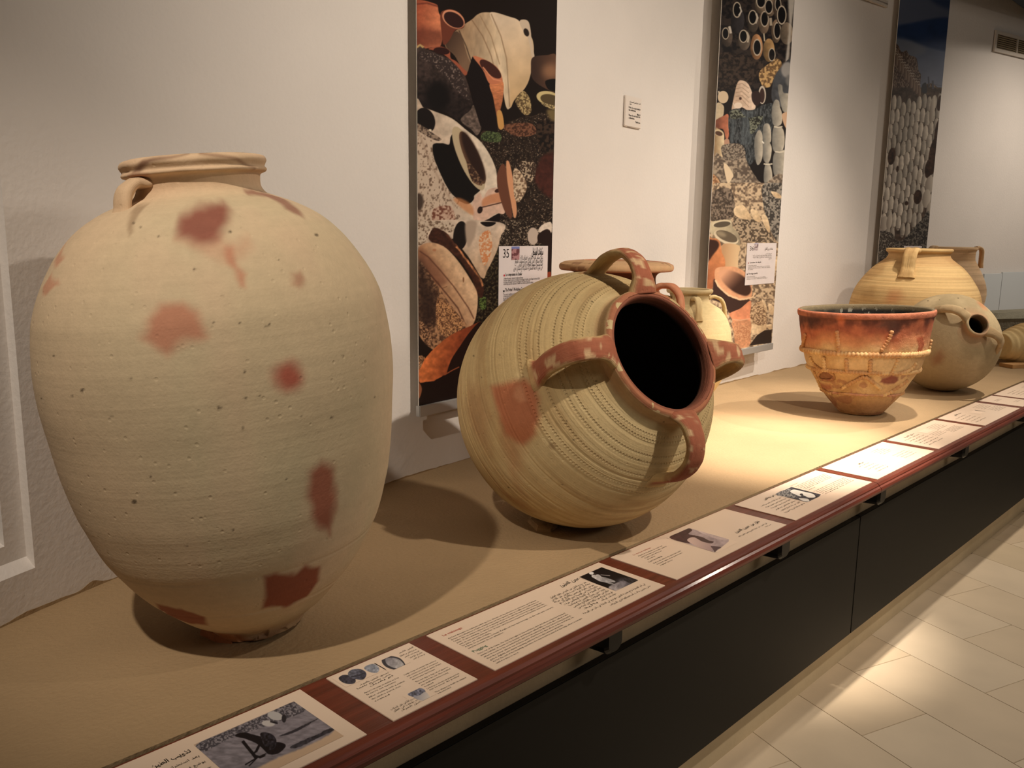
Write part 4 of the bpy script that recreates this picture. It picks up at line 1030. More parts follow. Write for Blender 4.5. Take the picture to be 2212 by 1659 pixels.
# card 4
L4 = card(1.553, 2.074, 'plain label card with a mauve close-up photograph of hands in its middle')
t = Text(); t.line('Le dernier malaxage', .050, .151, .0075, .070, res=1); t.build('heading', M_red, L4, LT)
t = Text(); block(t, ['Avant le tournage, le tourneur', 'pétrit à la main une certaine quantité', 'de pâte qu\'il divise en', 'boules'], .052, .139, .112, .0062, (.100, .105, .07, .03))
block(t, ['Last kneading'], .040, .100, .100, .0075, (.052,))
block(t, ['Before the wheel, the clay is kneaded', 'by hand again, then parted into', 'regular pieces'], .042, .088, .070, .0062, (.112, .105, .05))
t.line('نقل من عجين الطين', .490, .060, .0140, .125, bold=.02, res=2, right=True, ar=True)
block(t, ['قبل الشروع في عملية الصنع يعجن الطين باليد', 'حسب الحاجة'], .493, .040, .028, .0075, (.15, .032), right=True, ar=True)
t.build('text_block', M_ink, L4, LT)
cv = Canvas(1425, 1125, 1590, 1200, 3, (226, 203, 180), 3.687, 1300, 980)
cv.fill(((700, 595), (850, 620), (1015, 665), (1010, 700), (960, 740), (900, 785), (720, 730), (540, 670), (620, 630)), (168, 150, 150), noise=.1, ns=8, soft=2, smooth=False)
cv.fill(((690, 595), (720, 610), (690, 640), (750, 655), (700, 690), (690, 715), (540, 670), (620, 625)), (66, 42, 46), noise=.2, ns=5)
cv.fill(((740, 655), (800, 665), (850, 690), (890, 700), (870, 715), (800, 700), (760, 690)), (70, 50, 52))
cv.fill(((680, 690), (730, 665), (800, 700), (860, 720), (880, 750), (860, 780), (760, 740)), (206, 178, 166), (170, 144, 140), ((720, 690), (860, 770)))
cv.fill(((870, 735), (950, 745), (920, 765), (900, 784), (885, 760)), (84, 64, 68))
cv.fill(((740, 600), (900, 630), (1010, 670), (980, 690), (860, 660)), (196, 176, 172), soft=3, noise=.1)
picture(L4, cv, .205, .310, .022, .165, 120, 130)
# card 5
L5 = card(2.125, 2.644, 'label card with a black-and-white photograph of a seated figure, below the bright spot')
cv = Canvas(1660, 1040, 1780, 1095, 4, (226, 203, 180), 3.687, 1300, 980)
cv.fill(((1510, 265), (1745, 325), (1700, 380), (1630, 385), (1380, 325)), (46, 48, 54), noise=.5, ns=4, smooth=False)
cv.mottle(((1380, 325), (1480, 280), (1520, 300), (1560, 350), (1500, 350)), (60, 62, 66), (150, 148, 144), 4, thr=.5)
cv.fill(((1500, 300), (1530, 285), (1600, 300), (1680, 320), (1700, 345), (1650, 350), (1600, 330), (1580, 340), (1530, 320)), (222, 216, 206))
cv.fill(((1570, 355), (1640, 360), (1650, 380), (1600, 375)), (214, 208, 200)); cv.ell(1590, 325, 14, 8, 0, (40, 40, 44))
picture(L5, cv, .170, .284, .048, .153, 110, 90)
t = Text(); t.line('Le tournage de la pièce', .288, .155, .006, .05, res=1); t.build('heading', M_red, L5, LT)
t = Text()
block(t, ['Le tour du potier est formé de deux plateaux en bois reliés', 'par un axe vertical. Le potier actionne du pied le plateau bas', 'pendant que ses mains façonnent la terre sur le plateau haut', 'en montant la paroi jusqu\'à', 'la hauteur voulue, sans s\'arrêter'], .296, .142, .110, .0058, (.203, .198, .194, .188, .184))
block(t, ['Turning the piece'], .288, .098, .098, .006, (.045,))
block(t, ['The potter\'s wheel is made of two wooden discs linked by a shaft', 'The potter drives the lower disc with his foot while his hands', 'shape the clay on the upper one, raising the wall until it gets', 'to the height wanted, without ever', 'stopping the wheel'], .288, .080, .046, .0058, (.213, .21, .208, .21, .205))
t.line('عمل خزفة الطين', .164, .143, .0135, .062, bold=.02, res=2, right=True, ar=True)
block(t, ['يتكون دولاب الخزاف من قرصين من الخشب', 'يربط بينهما محور عمودي يحركه', 'الخزاف برجله بينما تقوم يداه', 'بتشكيل قطعة الطين فوق القرص', 'الأعلى حتى تأخذ الشكل المطلوب', 'وترتفع جدرانها شيئا فشيئا'], .160, .121, .048, .0085, (.118, .118, .116, .12, .118, .12), right=True, ar=True)
t.build('text_block', M_ink, L5, LT)
# card 6: pale picture, overexposure by the spot painted in as white
L6 = card(2.687, 3.208, 'brightly lit label card with a pale picture painted white as if overexposed')
o = MB().box(.192, .322, .030, .140, ZT, ZT+.0006).build('white_picture', plain('white_picture', (252, 252, 250), .4), L6)
cv = None
t = Text(); t.line('صنع القدر', .176, .112, .0115, .048, bold=.02, res=1, right=True, ar=True)
block(t, ['توضع كتلة الطين وسط القرص', 'ثم يفتحها الخزاف بأصابعه', 'ويرفع الجدار شيئا فشيئا', 'إلى أن يكتمل الشكل', 'ثم تترك لتجف'], .182, .098, .034, .007, (.085, .08, .085, .07, .092), right=True, ar=True)
block(t, ['Le montage', 'Le bas de la jarre', 'se monte d\'abord', 'puis on le laisse', 'sécher à l\'ombre'], .334, .150, .108, .0055, (.065, .085, .09, .09, .07))
block(t, ['The base of the jar is thrown', 'first and left to dry for a', 'while in the shade', 'before going on'], .338, .076, .036, .0055, (.11, .12, .11, .11))
t.build('text_block', M_ink, L6, LT)
# cards 7.. farther ones
def far_card(x0, x1, label, head, items, pic=None):
    e = card(x0, x1, label); t = Text()
    for (lines, x, y0, y1, w_, ar_f) in items:
        block(t, lines, x, y0, y1, .0062 if not ar_f else .0075, w_, right=ar_f, ar=ar_f)
    if head: t.line(head[0], head[1], head[2], .0115, head[3], bold=.02, right=True, ar=True)
    t.build('text_block', plain('grey_ink', (96, 86, 74), .6), e, LT)
    return e
ar6 = ['تشكل القاعدة أولا ثم تترك', 'لتجف قليلا في الظل قبل', 'إضافة الجزء العلوي للجرة', 'وهكذا حتى يكتمل صنعها', 'ثم تضاف العرى والحافة', 'وتزين بالأصابع']
fr6 = ['La jarre se monte en trois étapes successives', 'séparées par des temps de séchage', 'Le potier ajoute enfin le col', 'et les anses de la jarre', 'avant la finition']
en6 = ['The jar is made in three steps with', 'drying time in between them', 'The neck and handles are added', 'last before finishing', 'touches by hand']
L7 = far_card(3.25, 3.765, 'label card with a faint grey sketch, in front of the basin', ('صنع الجرة', .188, .147, .098), [(ar6, .190, .130, .044, .15, True), (fr6, .330, .150, .108, .11, False), (en6, .335, .085, .052, .13, False), (fr6[:4], .215, .100, .070, .10, False)])
cv = Canvas(1995, 905, 2050, 930, 6, (226, 203, 180), 4.894, 1760, 780)
cv.line(((1180, 705), (1210, 700), (1240, 712), (1290, 708), (1340, 718)), 5, (120, 112, 104)); cv.ell(1240, 715, 28, 7, 0, (150, 140, 130))
picture(L7, cv, .225, .300, .115, .150, 40, 24)
L8 = far_card(3.806, 4.325, 'label card with a tiny dark photograph, near the lying olive jar', ('حرق الأواني', .200, .148, .09), [(ar6[:5], .175, .123, .044, .13, True), (fr6, .370, .150, .105, .11, False), (en6, .375, .09, .05, .12, False)])
cv = Canvas(2090, 875, 2140, 895, 6, (226, 203, 180), 4.894, 1760, 780)
cv.fill(((1680, 492), (1740, 500), (1830, 516), (1800, 534), (1700, 522), (1645, 508)), (56, 48, 50), smooth=False); cv.fill(((1710, 508), (1760, 510), (1800, 520), (1760, 524)), (240, 232, 224))
picture(L8, cv, .235, .318, .085, .128, 50, 26)
L9 = far_card(4.375, 4.575, 'short pale label card, ninth along the rail', None, [(ar6[:2], .13, .13, .12, .08, True), (en6[:2], .1, .06, .05, .08, False)])
L10 = far_card(4.61, 5.13, 'farthest readable label card at the right edge of the picture', None, [(ar6, .22, .14, .05, .14, True), (fr6, .33, .14, .10, .13, False)])
for i, (a, b_) in enumerate(((5.17, 5.69), (5.73, 6.25))):
    far_card(a, b_, ('label card just past the right edge, after the farthest readable one', 'label card farthest along the rail, out of view')[i], None, [(ar6, .22, .14, .05, .14, True), (fr6, .33, .14, .10, .13, False)])

# ------------------------------------------------------------------ hanging photographic banners
def banner(k0, k1, off, zb, zt, cv, name_label, res, ycut=0.):
    a = wall_at(k0, off); b = wall_at(k1, off); d = b-a; L_ = np.linalg.norm(d); d /= L_
    n = np.array([d[1], -d[0]])                     # into the room
    O = np.array([a[0], a[1], zb]); mw = Matrix(((d[0], n[0], 0, O[0]), (d[1], n[1], 0, O[1]), (0, 0, 1, O[2]), (0, 0, 0, 1)))
    e = empty('hanging_banner', mw=mw); tag(e, name_label, 'banner')
    inv = np.linalg.inv(np.array(mw))
    # visible part carries the picture, from the bottom to just above the frame
    pt = O+np.array([d[0]*L_/2, d[1]*L_/2, 0]); r = (pt[:2])
    zvis = zt
    px0, py0 = to_px(np.array([[a[0], a[1], zb], [a[0], a[1], zt], [b[0], b[1], zt], [b[0], b[1], zb]]))
    zmax = min(zt, HC+max(ray(px, -6)[2]/np.hypot(*ray(px, -6)[:2])*np.hypot(*q) for px, q in ((px0[0], a), (px0[3], b)))+.02)
    nu = int(abs(px0[3]-px0[0])*res)+2; nv = int((max(py0[0], py0[3])+6-max(min(py0), -6))*res)+2
    off3 = np.array([n[0], n[1], 0])*.0022
    sheet('photo_print', cv, O+off3, np.array([d[0], d[1], 0])*L_, np.array([0, 0, zmax-zb]), nu, nv, e, inv)
    if zmax < zt-.01: sheet('photo_print', cv, O+off3+np.array([0, 0, zmax-zb]), np.array([d[0], d[1], 0])*L_, np.array([0, 0, zt-zmax]), 40, 40, e, inv)
    MB().box(0, L_, -.001, .0018, 0, zt-zb).build('backing_sheet', M_white, e)
    for z0 in (-.030, zt-zb-.004):
        MB().box(-.004, L_+.004, -.008, .010, z0, z0+.034).build('aluminium_bar', M_alu, e, bevel=.002)
    return e, L_, a, b, d, n
# ---- first banner: pots lying in the grass
c = Canvas(890, -8, 1210, 920, 1.15, (26, 18, 15), 3.3175, 850, 0)
gr = ((620, 1000), (700, 930), (860, 860), (1000, 830), (1160, 900), (1160, 2200), (740, 2200), (700, 1500))
c.mottle(gr, (30, 22, 18), (92, 72, 58), 7, (1, 1), .52, .12); c.mottle(gr, (30, 22, 18), (176, 156, 134), 3, (1, 1), .66, .05, .7)
c.mottle(((1020, 880), (1160, 880), (1160, 1150), (1050, 1080)), (22, 16, 14), (60, 45, 36), 8)
c.mottle(((780, 900), (980, 880), (1020, 960), (880, 980)), (66, 42, 32), (120, 80, 60), 5)
c.mottle(((630, 960), (700, 930), (770, 960), (760, 1020), (640, 1010)), (40, 46, 30), (90, 104, 66), 3)
big = ((370, 330), (400, 270), (470, 200), (560, 140), (600, 105), (650, 88), (740, 95), (830, 120), (900, 150), (950, 200), (985, 260), (1005, 330), (1000, 420), (985, 520), (960, 600), (920, 660), (870, 710), (835, 775), (805, 760), (760, 560), (640, 430), (560, 470), (510, 520), (440, 400))
c.fill(big, (150, 122, 94), (206, 184, 154), ((480, 300), (760, 330)), noise=.10, ns=30, st=(3, 1))
c.fill(((690, 92), (830, 120), (900, 150), (985, 260), (1003, 330), (1000, 420), (960, 600), (870, 710), (838, 765), (830, 600), (800, 400), (760, 250)), (212, 190, 164), (196, 164, 122), ((800, 150), (860, 740)), noise=.06, ns=30)
c.fill(((375, 330), (400, 270), (450, 225), (490, 270), (530, 400), (555, 470), (510, 520), (440, 400)), (70, 52, 42), (120, 94, 74), ((380, 300), (540, 400)))
c.line(((560, 140), (640, 260), (700, 400), (730, 520)), 4, (120, 92, 68), soft=2); c.line(((470, 220), (520, 330), (560, 450)), 5, (40, 28, 24), soft=2)
c.line(((700, 100), (770, 260), (810, 420), (832, 765)), 5, (132, 106, 80), soft=2); c.line(((620, 110), (700, 260), (760, 460)), 4, (140, 112, 84), soft=2)
c.fill(((905, 150), (940, 140), (970, 160), (985, 230), (990, 300), (1012, 410), (995, 420), (965, 280), (920, 205)), (200, 180, 158)); c.ell(952, 232, 18, 30, -20, (40, 30, 26))
c.fill(((150, 8), (200, 0), (300, 28), (318, 50), (325, 90), (350, 150), (352, 260), (335, 330), (290, 338), (150, 322)), (150, 74, 50), (204, 124, 88), ((155, 100), (320, 140)), noise=.12, ns=8)
c.fill(((150, 200), (350, 220), (335, 330), (150, 322)), (70, 32, 26), alpha=.55, soft=14)
c.line(((160, 30), (240, 22), (315, 45)), 9, (96, 44, 34), soft=3)
c.fill(((335, 110), (360, 75), (420, 68), (480, 100), (505, 160), (500, 200), (440, 220), (400, 290), (360, 320), (345, 240)), (104, 54, 40)); c.ell(430, 137, 88, 58, 32, (206, 140, 108)); c.ell(432, 142, 78, 48, 32, (48, 26, 24))
c.fill(((158, 350), (250, 360), (330, 390), (420, 430), (490, 500), (530, 590), (560, 700), (580, 760), (620, 830), (632, 910), (600, 975), (560, 940), (470, 870), (360, 800), (280, 770), (158, 790)), (62, 50, 46), (34, 27, 26), ((400, 450), (300, 780)), noise=.25, ns=6)
c.mottle(((200, 360), (420, 440), (520, 600), (540, 720), (420, 620), (300, 480), (190, 420)), (52, 42, 40), (120, 104, 96), 5, thr=.6); c.ell(320, 690, 90, 110, 0, (20, 16, 16), soft=14)
c.fill(((550, 790), (575, 755), (620, 830), (630, 910), (600, 970), (560, 930), (480, 860)), (96, 82, 74), noise=.3, ns=5)
c.fill(((250, 350), (330, 332), (400, 360), (410, 415), (450, 440), (500, 490), (530, 520), (510, 540), (460, 480), (380, 405), (300, 365)), (150, 82, 60)); c.ell(345, 365, 58, 26, 8, (46, 24, 22)); c.line(((165, 340), (190, 322), (215, 340)), 16, (180, 150, 100))
c.fill(((528, 530), (565, 405), (620, 440), (690, 600), (745, 900), (745, 948), (650, 935), (622, 900), (560, 700)), (24, 17, 17), smooth=False, edge=.6)
c.fill(((690, 600), (780, 580), (787, 680), (765, 790), (742, 840), (715, 700)), (206, 130, 88), (150, 92, 62), ((760, 600), (720, 800)), noise=.1, ns=5, st=(1, 3)); c.fill(((742, 800), (775, 800), (792, 900), (770, 930), (748, 900)), (196, 146, 86))
c.fill(((570, 405), (640, 420), (740, 480), (780, 560), (770, 590), (690, 600), (640, 500)), (190, 116, 84)); c.ell(695, 495, 96, 38, 40, (66, 36, 30)); c.line(((640, 480), (680, 530), (720, 570), (775, 580)), 9, (214, 140, 104), edge=.8)
c.mottle(((870, 720), (925, 650), (975, 700), (988, 800), (935, 822)), (90, 72, 50), (180, 158, 112), 4)
c.fill(((1000, 410), (1100, 395), (1168, 405), (1168, 640), (1100, 640), (1000, 570), (985, 480)), (58, 42, 36), (96, 68, 52), ((1010, 500), (1160, 500))); c.ell(1125, 510, 55, 52, 0, (150, 110, 82), soft=14, alpha=.8); c.fill(((1090, 580), (1168, 570), (1168, 650), (1110, 640)), (18, 14, 14))
c.ell(1115, 705, 92, 50, 14, (198, 180, 130)); c.ell(1125, 715, 74, 38, 14, (84, 70, 48)); c.mottle(((1060, 730), (1160, 760), (1160, 790), (1080, 760)), (90, 76, 54), (190, 170, 124), 3)
c.fill(((1100, 790), (1165, 790), (1165, 870), (1120, 850)), (110, 94, 62), soft=6)
wj = ((150, 790), (220, 775), (300, 800), (420, 850), (520, 930), (620, 1010), (690, 1110), (735, 1220), (745, 1350), (752, 1500), (755, 1659), (755, 1740), (740, 1860), (720, 1920), (640, 2000), (560, 1850), (440, 1700), (150, 1900))
c.fill(wj, (176, 154, 134), (214, 198, 178), ((200, 1200), (640, 1100)), noise=.10, ns=14)
c.mottle(((160, 930), (260, 980), (420, 1280), (480, 1450), (440, 1660), (160, 1660)), (198, 178, 158), (96, 74, 60), 9, (1.6, 1), .63, .05, .8)
c.mottle(((280, 1500), (420, 1480), (440, 1640), (300, 1659)), (190, 160, 140), (110, 66, 52), 7, thr=.52)
c.line(((180, 950), (260, 1150), (360, 1350), (440, 1480)), 10, (150, 126, 106), soft=5, alpha=.6)
c.ell(228, 862, 68, 92, -20, (26, 20, 19)); c.ell(262, 935, 12, 10, 0, (220, 205, 180)); c.ell(185, 1445, 30, 60, 0, (70, 56, 48), soft=4); c.mottle(((150, 870), (300, 960), (350, 1000), (300, 1010), (160, 930)), (150, 130, 112), (70, 56, 48), 5)
c.fill(((280, 1050), (300, 1028), (360, 1028), (400, 1035), (410, 980), (440, 960), (470, 1120), (540, 1260), (600, 1345), (622, 1362), (580, 1400), (575, 1430), (530, 1462), (460, 1430), (390, 1350), (330, 1230), (290, 1130)), (18, 14, 13), edge=.5)
c.ell(538, 1135, 248, 68, 66, (182, 164, 134)); c.ell(566, 1130, 205, 52, 66, (92, 66, 50)); c.ell(572, 1120, 190, 42, 66, (44, 28, 24), soft=5); c.mottle(((520, 1150), (600, 1230), (640, 1330), (560, 1300)), (56, 38, 32), (120, 92, 70), 5)
c.fill(((640, 1420), (680, 1360), (740, 1345), (785, 1360), (798, 1450), (795, 1530), (740, 1530), (690, 1560), (620, 1595), (570, 1560), (570, 1440), (620, 1380)), (206, 172, 152), noise=.08, ns=8)
c.fill(((640, 1430), (700, 1395), (790, 1380), (795, 1440), (700, 1460), (640, 1480)), (190, 124, 84), alpha=.75, soft=3); c.ell(750, 1365, 26, 14, -20, (60, 36, 30)); c.line(((610, 1490), (660, 1480), (780, 1450)), 8, (80, 54, 44)); c.ell(620, 1505, 18, 26, 20, (40, 26, 24))
c.fill(((430, 1430), (480, 1420), (560, 1470), (570, 1540), (500, 1500)), (196, 128, 80), alpha=.7, soft=4); c.fill(((620, 1600), (680, 1570), (760, 1530), (755, 1600), (700, 1625)), (22, 14, 14))
c.fill(((745, 1240), (800, 1190), (850, 1540), (800, 1520), (750, 1360)), (104, 64, 48)); c.fill(((808, 1165), (830, 1165), (858, 1290), (882, 1480), (880, 1545), (862, 1555), (840, 1440), (815, 1290)), (208, 150, 112))
c.mottle(((860, 1210), (920, 1240), (960, 1340), (900, 1450), (860, 1400)), (120, 96, 76), (206, 184, 156), 5); c.fill(((1010, 1280), (1060, 1130), (1120, 1100), (1150, 1120), (1150, 1400), (1080, 1390)), (66, 34, 28), noise=.2, ns=6, soft=5)
c.mottle(((900, 1160), (1020, 1170), (1000, 1300), (940, 1280)), (60, 46, 38), (190, 170, 144), 4, thr=.58)
# lower half
c.set(3.455, 850, 480)
c.mottle(((690, 300), (780, 160), (1175, 0), (1175, 900), (640, 760), (620, 560)), (20, 16, 13), (84, 74, 52), 4, thr=.58, sharp=.1)
c.mottle(((790, 0), (1175, 0), (1175, 150), (800, 180)), (34, 26, 22), (170, 152, 130), 3, thr=.6)
c.mottle(((640, 570), (690, 560), (690, 640), (650, 650)), (30, 40, 18), (96, 116, 60), 3)
c.fill(((180, 0), (790, 0), (795, 120), (765, 230), (700, 360), (662, 418), (560, 260), (470, 150), (400, 80), (300, 40), (270, 100), (180, 180)), (206, 186, 166), (190, 158, 128), ((600, 50), (680, 380)), noise=.1, ns=10)
c.mottle(((180, 0), (430, 0), (440, 80), (280, 60), (250, 140), (180, 170)), (196, 178, 158), (110, 88, 72), 6, thr=.56)
c.mottle(((640, 100), (720, 60), (740, 200), (680, 330), (640, 220)), (200, 130, 84), (214, 188, 160), 6, thr=.5)
c.ell(500, 100, 54, 108, 6, (24, 18, 17)); c.fill(((540, 0), (620, 0), (600, 120), (560, 190), (540, 120)), (168, 148, 130), soft=4); c.fill(((650, 0), (760, 0), (740, 25), (690, 32)), (20, 14, 14))
c.ell(1042, 104, 42, 64, 0, (188, 172, 158)); c.fill(((1080, 60), (1110, 20), (1175, 0), (1178, 80), (1130, 80), (1085, 75)), (214, 200, 184), noise=.1); c.fill(((1085, 85), (1175, 78), (1178, 430), (1130, 430), (1130, 190), (1080, 150)), (34, 20, 18)); c.fill(((1135, 385), (1172, 370), (1172, 420), (1135, 425)), (140, 60, 36))
c.fill(((268, 90), (300, 45), (345, 50), (400, 85), (470, 170), (560, 290), (640, 400), (672, 480), (664, 560), (625, 545), (590, 430), (500, 290), (400, 200), (330, 165), (270, 140)), (120, 74, 50), (60, 34, 26), ((600, 300), (560, 330)), edge=1.4, noise=.2, ns=4)
c.line(((470, 180), (560, 300), (640, 410), (668, 480)), 14, (168, 112, 76), edge=1.6, noise=.3)
c.fill(((188, 190), (250, 155), (320, 158), (400, 200), (490, 300), (570, 420), (622, 520), (627, 620), (605, 740), (560, 790), (480, 800), (380, 620), (250, 400), (188, 280)), (212, 176, 140), (160, 118, 86), ((500, 380), (320, 470)), noise=.08, ns=8)
c.fill(((188, 200), (250, 230), (400, 430), (300, 470), (188, 380)), (110, 68, 52), alpha=.6, soft=10)
c.line(((195, 215), (260, 260), (350, 360), (450, 480), (560, 640), (600, 720)), 7, (84, 50, 38), soft=2); c.line(((200, 300), (300, 420), (400, 540), (480, 640), (540, 770)), 8, (74, 44, 34), soft=2); c.line(((330, 440), (360, 495), (400, 480)), 4, (96, 60, 44)); c.ell(305, 208, 14, 10, 0, (170, 118, 86)); c.ell(522, 430, 6, 20, 0, (130, 90, 64))
lw = ((188, 300), (300, 430), (450, 640), (550, 780), (450, 860), (330, 940), (290, 950), (200, 860), (185, 750))
c.mottle(lw, (74, 50, 38), (176, 132, 96), 7, thr=.48, sharp=.1); c.fill(((185, 300), (260, 420), (330, 600), (300, 760), (185, 740)), (40, 28, 25), alpha=.85, soft=18)
c.mottle(((330, 560), (450, 650), (520, 780), (400, 860), (320, 760)), (92, 60, 42), (196, 146, 100), 3, thr=.5)
c.mottle(((190, 730), (260, 800), (300, 930), (230, 900)), (60, 40, 30), (180, 136, 100), 4)
c.fill(((186, 1090), (250, 1000), (350, 900), (450, 830), (560, 780), (650, 742), (600, 810), (500, 950), (430, 1080), (370, 1160), (300, 1190), (200, 1200)), (214, 118, 66), (130, 62, 38), ((250, 1000), (480, 1040)), noise=.15, ns=8, edge=.5)
c.fill(((650, 742), (640, 850), (560, 950), (480, 1110), (400, 1140), (430, 1030), (500, 920), (570, 820)), (32, 18, 16)); c.mottle(((186, 1000), (235, 1010), (210, 1080), (188, 1100)), (80, 56, 40), (200, 150, 110), 3)
c.fill(((186, 1200), (300, 1185), (380, 1140), (500, 1060), (500, 1420), (186, 1420)), (26, 16, 15), edge=.8, smooth=False); c.fill(((186, 1200), (212, 1240), (200, 1300), (186, 1310)), (150, 92, 62)); c.line(((380, 1140), (440, 1105), (490, 1080)), 8, (150, 80, 50))
b1, L1_, a_, bb_, d_, n_ = banner(.8375, 1.1395, .036, HC-.527, HC+1.62, c, 'nearest hanging photo banner, large pots lying in dark grass, card numbered 35', 1.05)
def info_card(e, k0, k1, zt_px, zb_px, off, L_, a, d, label, kf=lambda k: k):
    p = wall_at(k0, off)
    return None
def place_card(ban, d, a, px_l, px_r, py_t, py_b, label, ink):
    """card lying on the banner: corners from the photo intersected with the banner plane"""
    n = np.array([d[1], -d[0], 0]); O = np.array([a[0], a[1], 0])
    def hit(px, py):
        r = ray(px, py); s_ = ((O-CAM)@n)/(r@n); return CAM+r*s_
    tl, tr, bl = hit(px_l, py_t), hit(px_r, py_t), hit(px_l, py_b)
    w_ = (tr-tl)[:2]@d; h_ = tl[2]-bl[2]
    e = empty('info_card', mw=Matrix(((d[0], 0, n[0], bl[0]+n[0]*.0046), (d[1], 0, n[1], bl[1]+n[1]*.0046), (0, 1, 0, bl[2]), (0, 0, 0, 1))))
    tag(e, label, 'information card')
    MB().box(0, w_, 0, h_, -.0012, 0).build('card', plain('card_white', (226, 216, 214), .5, .3, noise=.06, nscale=14), e)
    return e, w_, h_
e35, w_, h_ = place_card(b1, d_, a_, 1074, 1180, 532, 690, 'white information card numbered 35 on the nearest banner', M_ink)
TM = Matrix.Translation((0, 0, .0005)); M_ink2 = plain('black_ink', (34, 28, 28), .6, .2)
u = lambda x: x/1531*(120/106.)*w_-.040*w_     # crop pixel -> card
X = lambda x: (x-45)/1350*w_
Y = lambda y: h_-(y-35)/(158/130*1659)*h_
t = Text(); t.line('35', X(150), Y(350), .022*h_/.24*1.9, X(305)-X(150), res=3); t.build('number', M_ink2, e35, TM)
t = Text(); t.line('مكونات المشغل', X(1255), Y(285), .034, X(1255)-X(930), bold=.03, res=2, right=True, ar=True); t.build('heading', M_ink2, e35, TM)
t = Text(); ws = [X(1250)-X(615), X(1245)-X(460), X(1245)-X(565), X(1245)-X(425)]
block(t, ['يتكون مشغل الخزاف عادة من فضاءات ثلاثة', 'فضاء مسقوف لعجن الطين وخزنه وتجفيف القطع', 'فضاء مكشوف لتجفيف القطع وفرزها قبل الحرق', 'فرن يكون ملاصقا للمشغل أو مشتركا مع مشاغل أخرى'], X(1250), Y(415), Y(705), .021, ws, right=True, ar=True)
t.build('text_block', M_ink2, e35, TM)
t = Text(); t.rect(X(168), X(205), Y(865), Y(812)); t.build('marker', plain('red_marker', (190, 40, 56), .6), e35, TM)
t = Text(); t.rect(X(162), X(200), Y(1300), Y(1248)); t.build('marker', M_ink2, e35, TM)
t = Text(); t.line('Les composantes de l\'atelier', X(222), Y(858), .015, X(665)-X(222), bold=.02); t.line('The Potter\'s Workshop Components', X(215), Y(1288), .016, X(860)-X(215), bold=.02); t.build('heading', M_ink2, e35, TM)
t = Text()
block(t, ['L\'atelier du potier comprend traditionnellement :', 'un espace couvert réservé au tournage et au stockage de la pâte, et au séchage des pièces à l\'abri', 'un espace découvert réservé au séchage à l\'air libre et au soleil', 'un four qui peut être attenant à l\'atelier ou commun à plusieurs ateliers'], X(172), Y(950), Y(1105), .0105, [X(705)-X(172), X(1170)-X(172), X(885)-X(172), X(985)-X(172)])
block(t, ['The potter\'s workshop traditionally has :', 'a covered space for throwing and keeping', 'an open space for drying in the air', 'a kiln beside the workshop'], X(168), Y(1395), Y(1545), .0105, [X(600)-X(168), X(560)-X(168), X(520)-X(168), X(400)-X(168)])
t.build('text_block', M_ink2, e35, TM)
# small picture
def card_pic(e, x0, x1, y0, y1, cols, label=None):
    uu, vv = np.meshgrid(np.linspace(0, 1, 22), np.linspace(0, 1, 34)); f = fbm(np.c_[uu.ravel()*4, vv.ravel()*5, 0*uu.ravel()+1.7], 3)
    top = sm(.78, .88, vv.ravel()); c_ = mixc(lin(cols[0]), lin(cols[1]), sm(.42, .55, f)); c_ = mixc(c_, lin(cols[2]), top)
    me = mesh_np('small_photo', np.c_[x0+uu.ravel()*(x1-x0), y0+vv.ravel()*(y1-y0), np.full(uu.size, .0006)], grid_quads(22, 34), False, col=c_)
    return new_obj('small_photo', me, M_print, e)
card_pic(e35, X(370), X(585), Y(415), Y(45), ((176, 130, 132), (110, 66, 70), (120, 130, 184)))

# ---- second banner: stacked jars on a slope
c = Canvas(1512, -8, 1725, 775, 1.3, (28, 24, 24), 4.147, 1480, 0)
c.mottle(((300, -40), (1010, -40), (1010, 600), (300, 800)), (22, 19, 20), (52, 44, 40), 12)
c.mottle(((290, 480), (640, 520), (700, 620), (600, 760), (400, 800), (290, 780)), (30, 24, 22), (66, 54, 46), 8)
tan = (150, 132, 112); dk_ = (14, 12, 13)
def jar(x, y, rx, ry, cc, mx=None, my=None, mr=.42, ang=0, rim=(190, 176, 156)):
    c.ell(x, y, rx, ry, ang, tuple(int(v*.55) for v in cc), cc, g=((x-rx, y), (x+rx*.6, y-ry*.2)), noise=.12, ns=8)
    if mx is not None: c.ell(mx, my, rx*mr*1.28, ry*mr*1.2, ang, rim); c.ell(mx, my, rx*mr, ry*mr, ang, dk_)
for a_ in ((680, 40, 55, 85, (140, 120, 100), 680, 10, .62), (610, 200, 50, 90, (96, 84, 74), 605, 155, .62), (705, 205, 48, 100, (150, 126, 104), 712, 170, .6), (760, 60, 48, 90, (128, 108, 90), 750, 60, .62), (825, 60, 40, 90, (120, 100, 84), 832, 40, .55), (815, 280, 42, 105, (160, 134, 108), 825, 275, .62),
           (470, 180, 60, 120, (60, 56, 58), 465, 88, .5), (375, 330, 50, 90, (90, 78, 68), 362, 300, .5), (530, 360, 55, 90, (120, 106, 92), 522, 325, .55), (640, 420, 55, 115, (188, 138, 96), 645, 425, .55), (750, 450, 52, 105, (184, 146, 98), 777, 490, .48), (910, 300, 60, 100, (150, 132, 112)), (860, 140, 42, 90, (60, 48, 44), 865, 135, .8)):
    jar(*a_[:5], *(a_[5:7] if len(a_) > 5 else (None, None)), **({'mr': a_[7]} if len(a_) > 5 else {}))
c.line(((395, 235), (405, 270), (410, 300)), 22, (200, 190, 176)); c.line(((490, 60), (505, 100), (480, 140)), 14, (200, 192, 180)); c.line(((635, 120), (650, 160), (630, 210)), 18, (196, 184, 168)); c.line(((552, 290), (570, 330), (560, 380)), 16, (192, 180, 160)); c.line(((705, 300), (712, 370)), 12, (200, 186, 160)); c.line(((765, 160), (770, 230)), 24, (176, 162, 142))
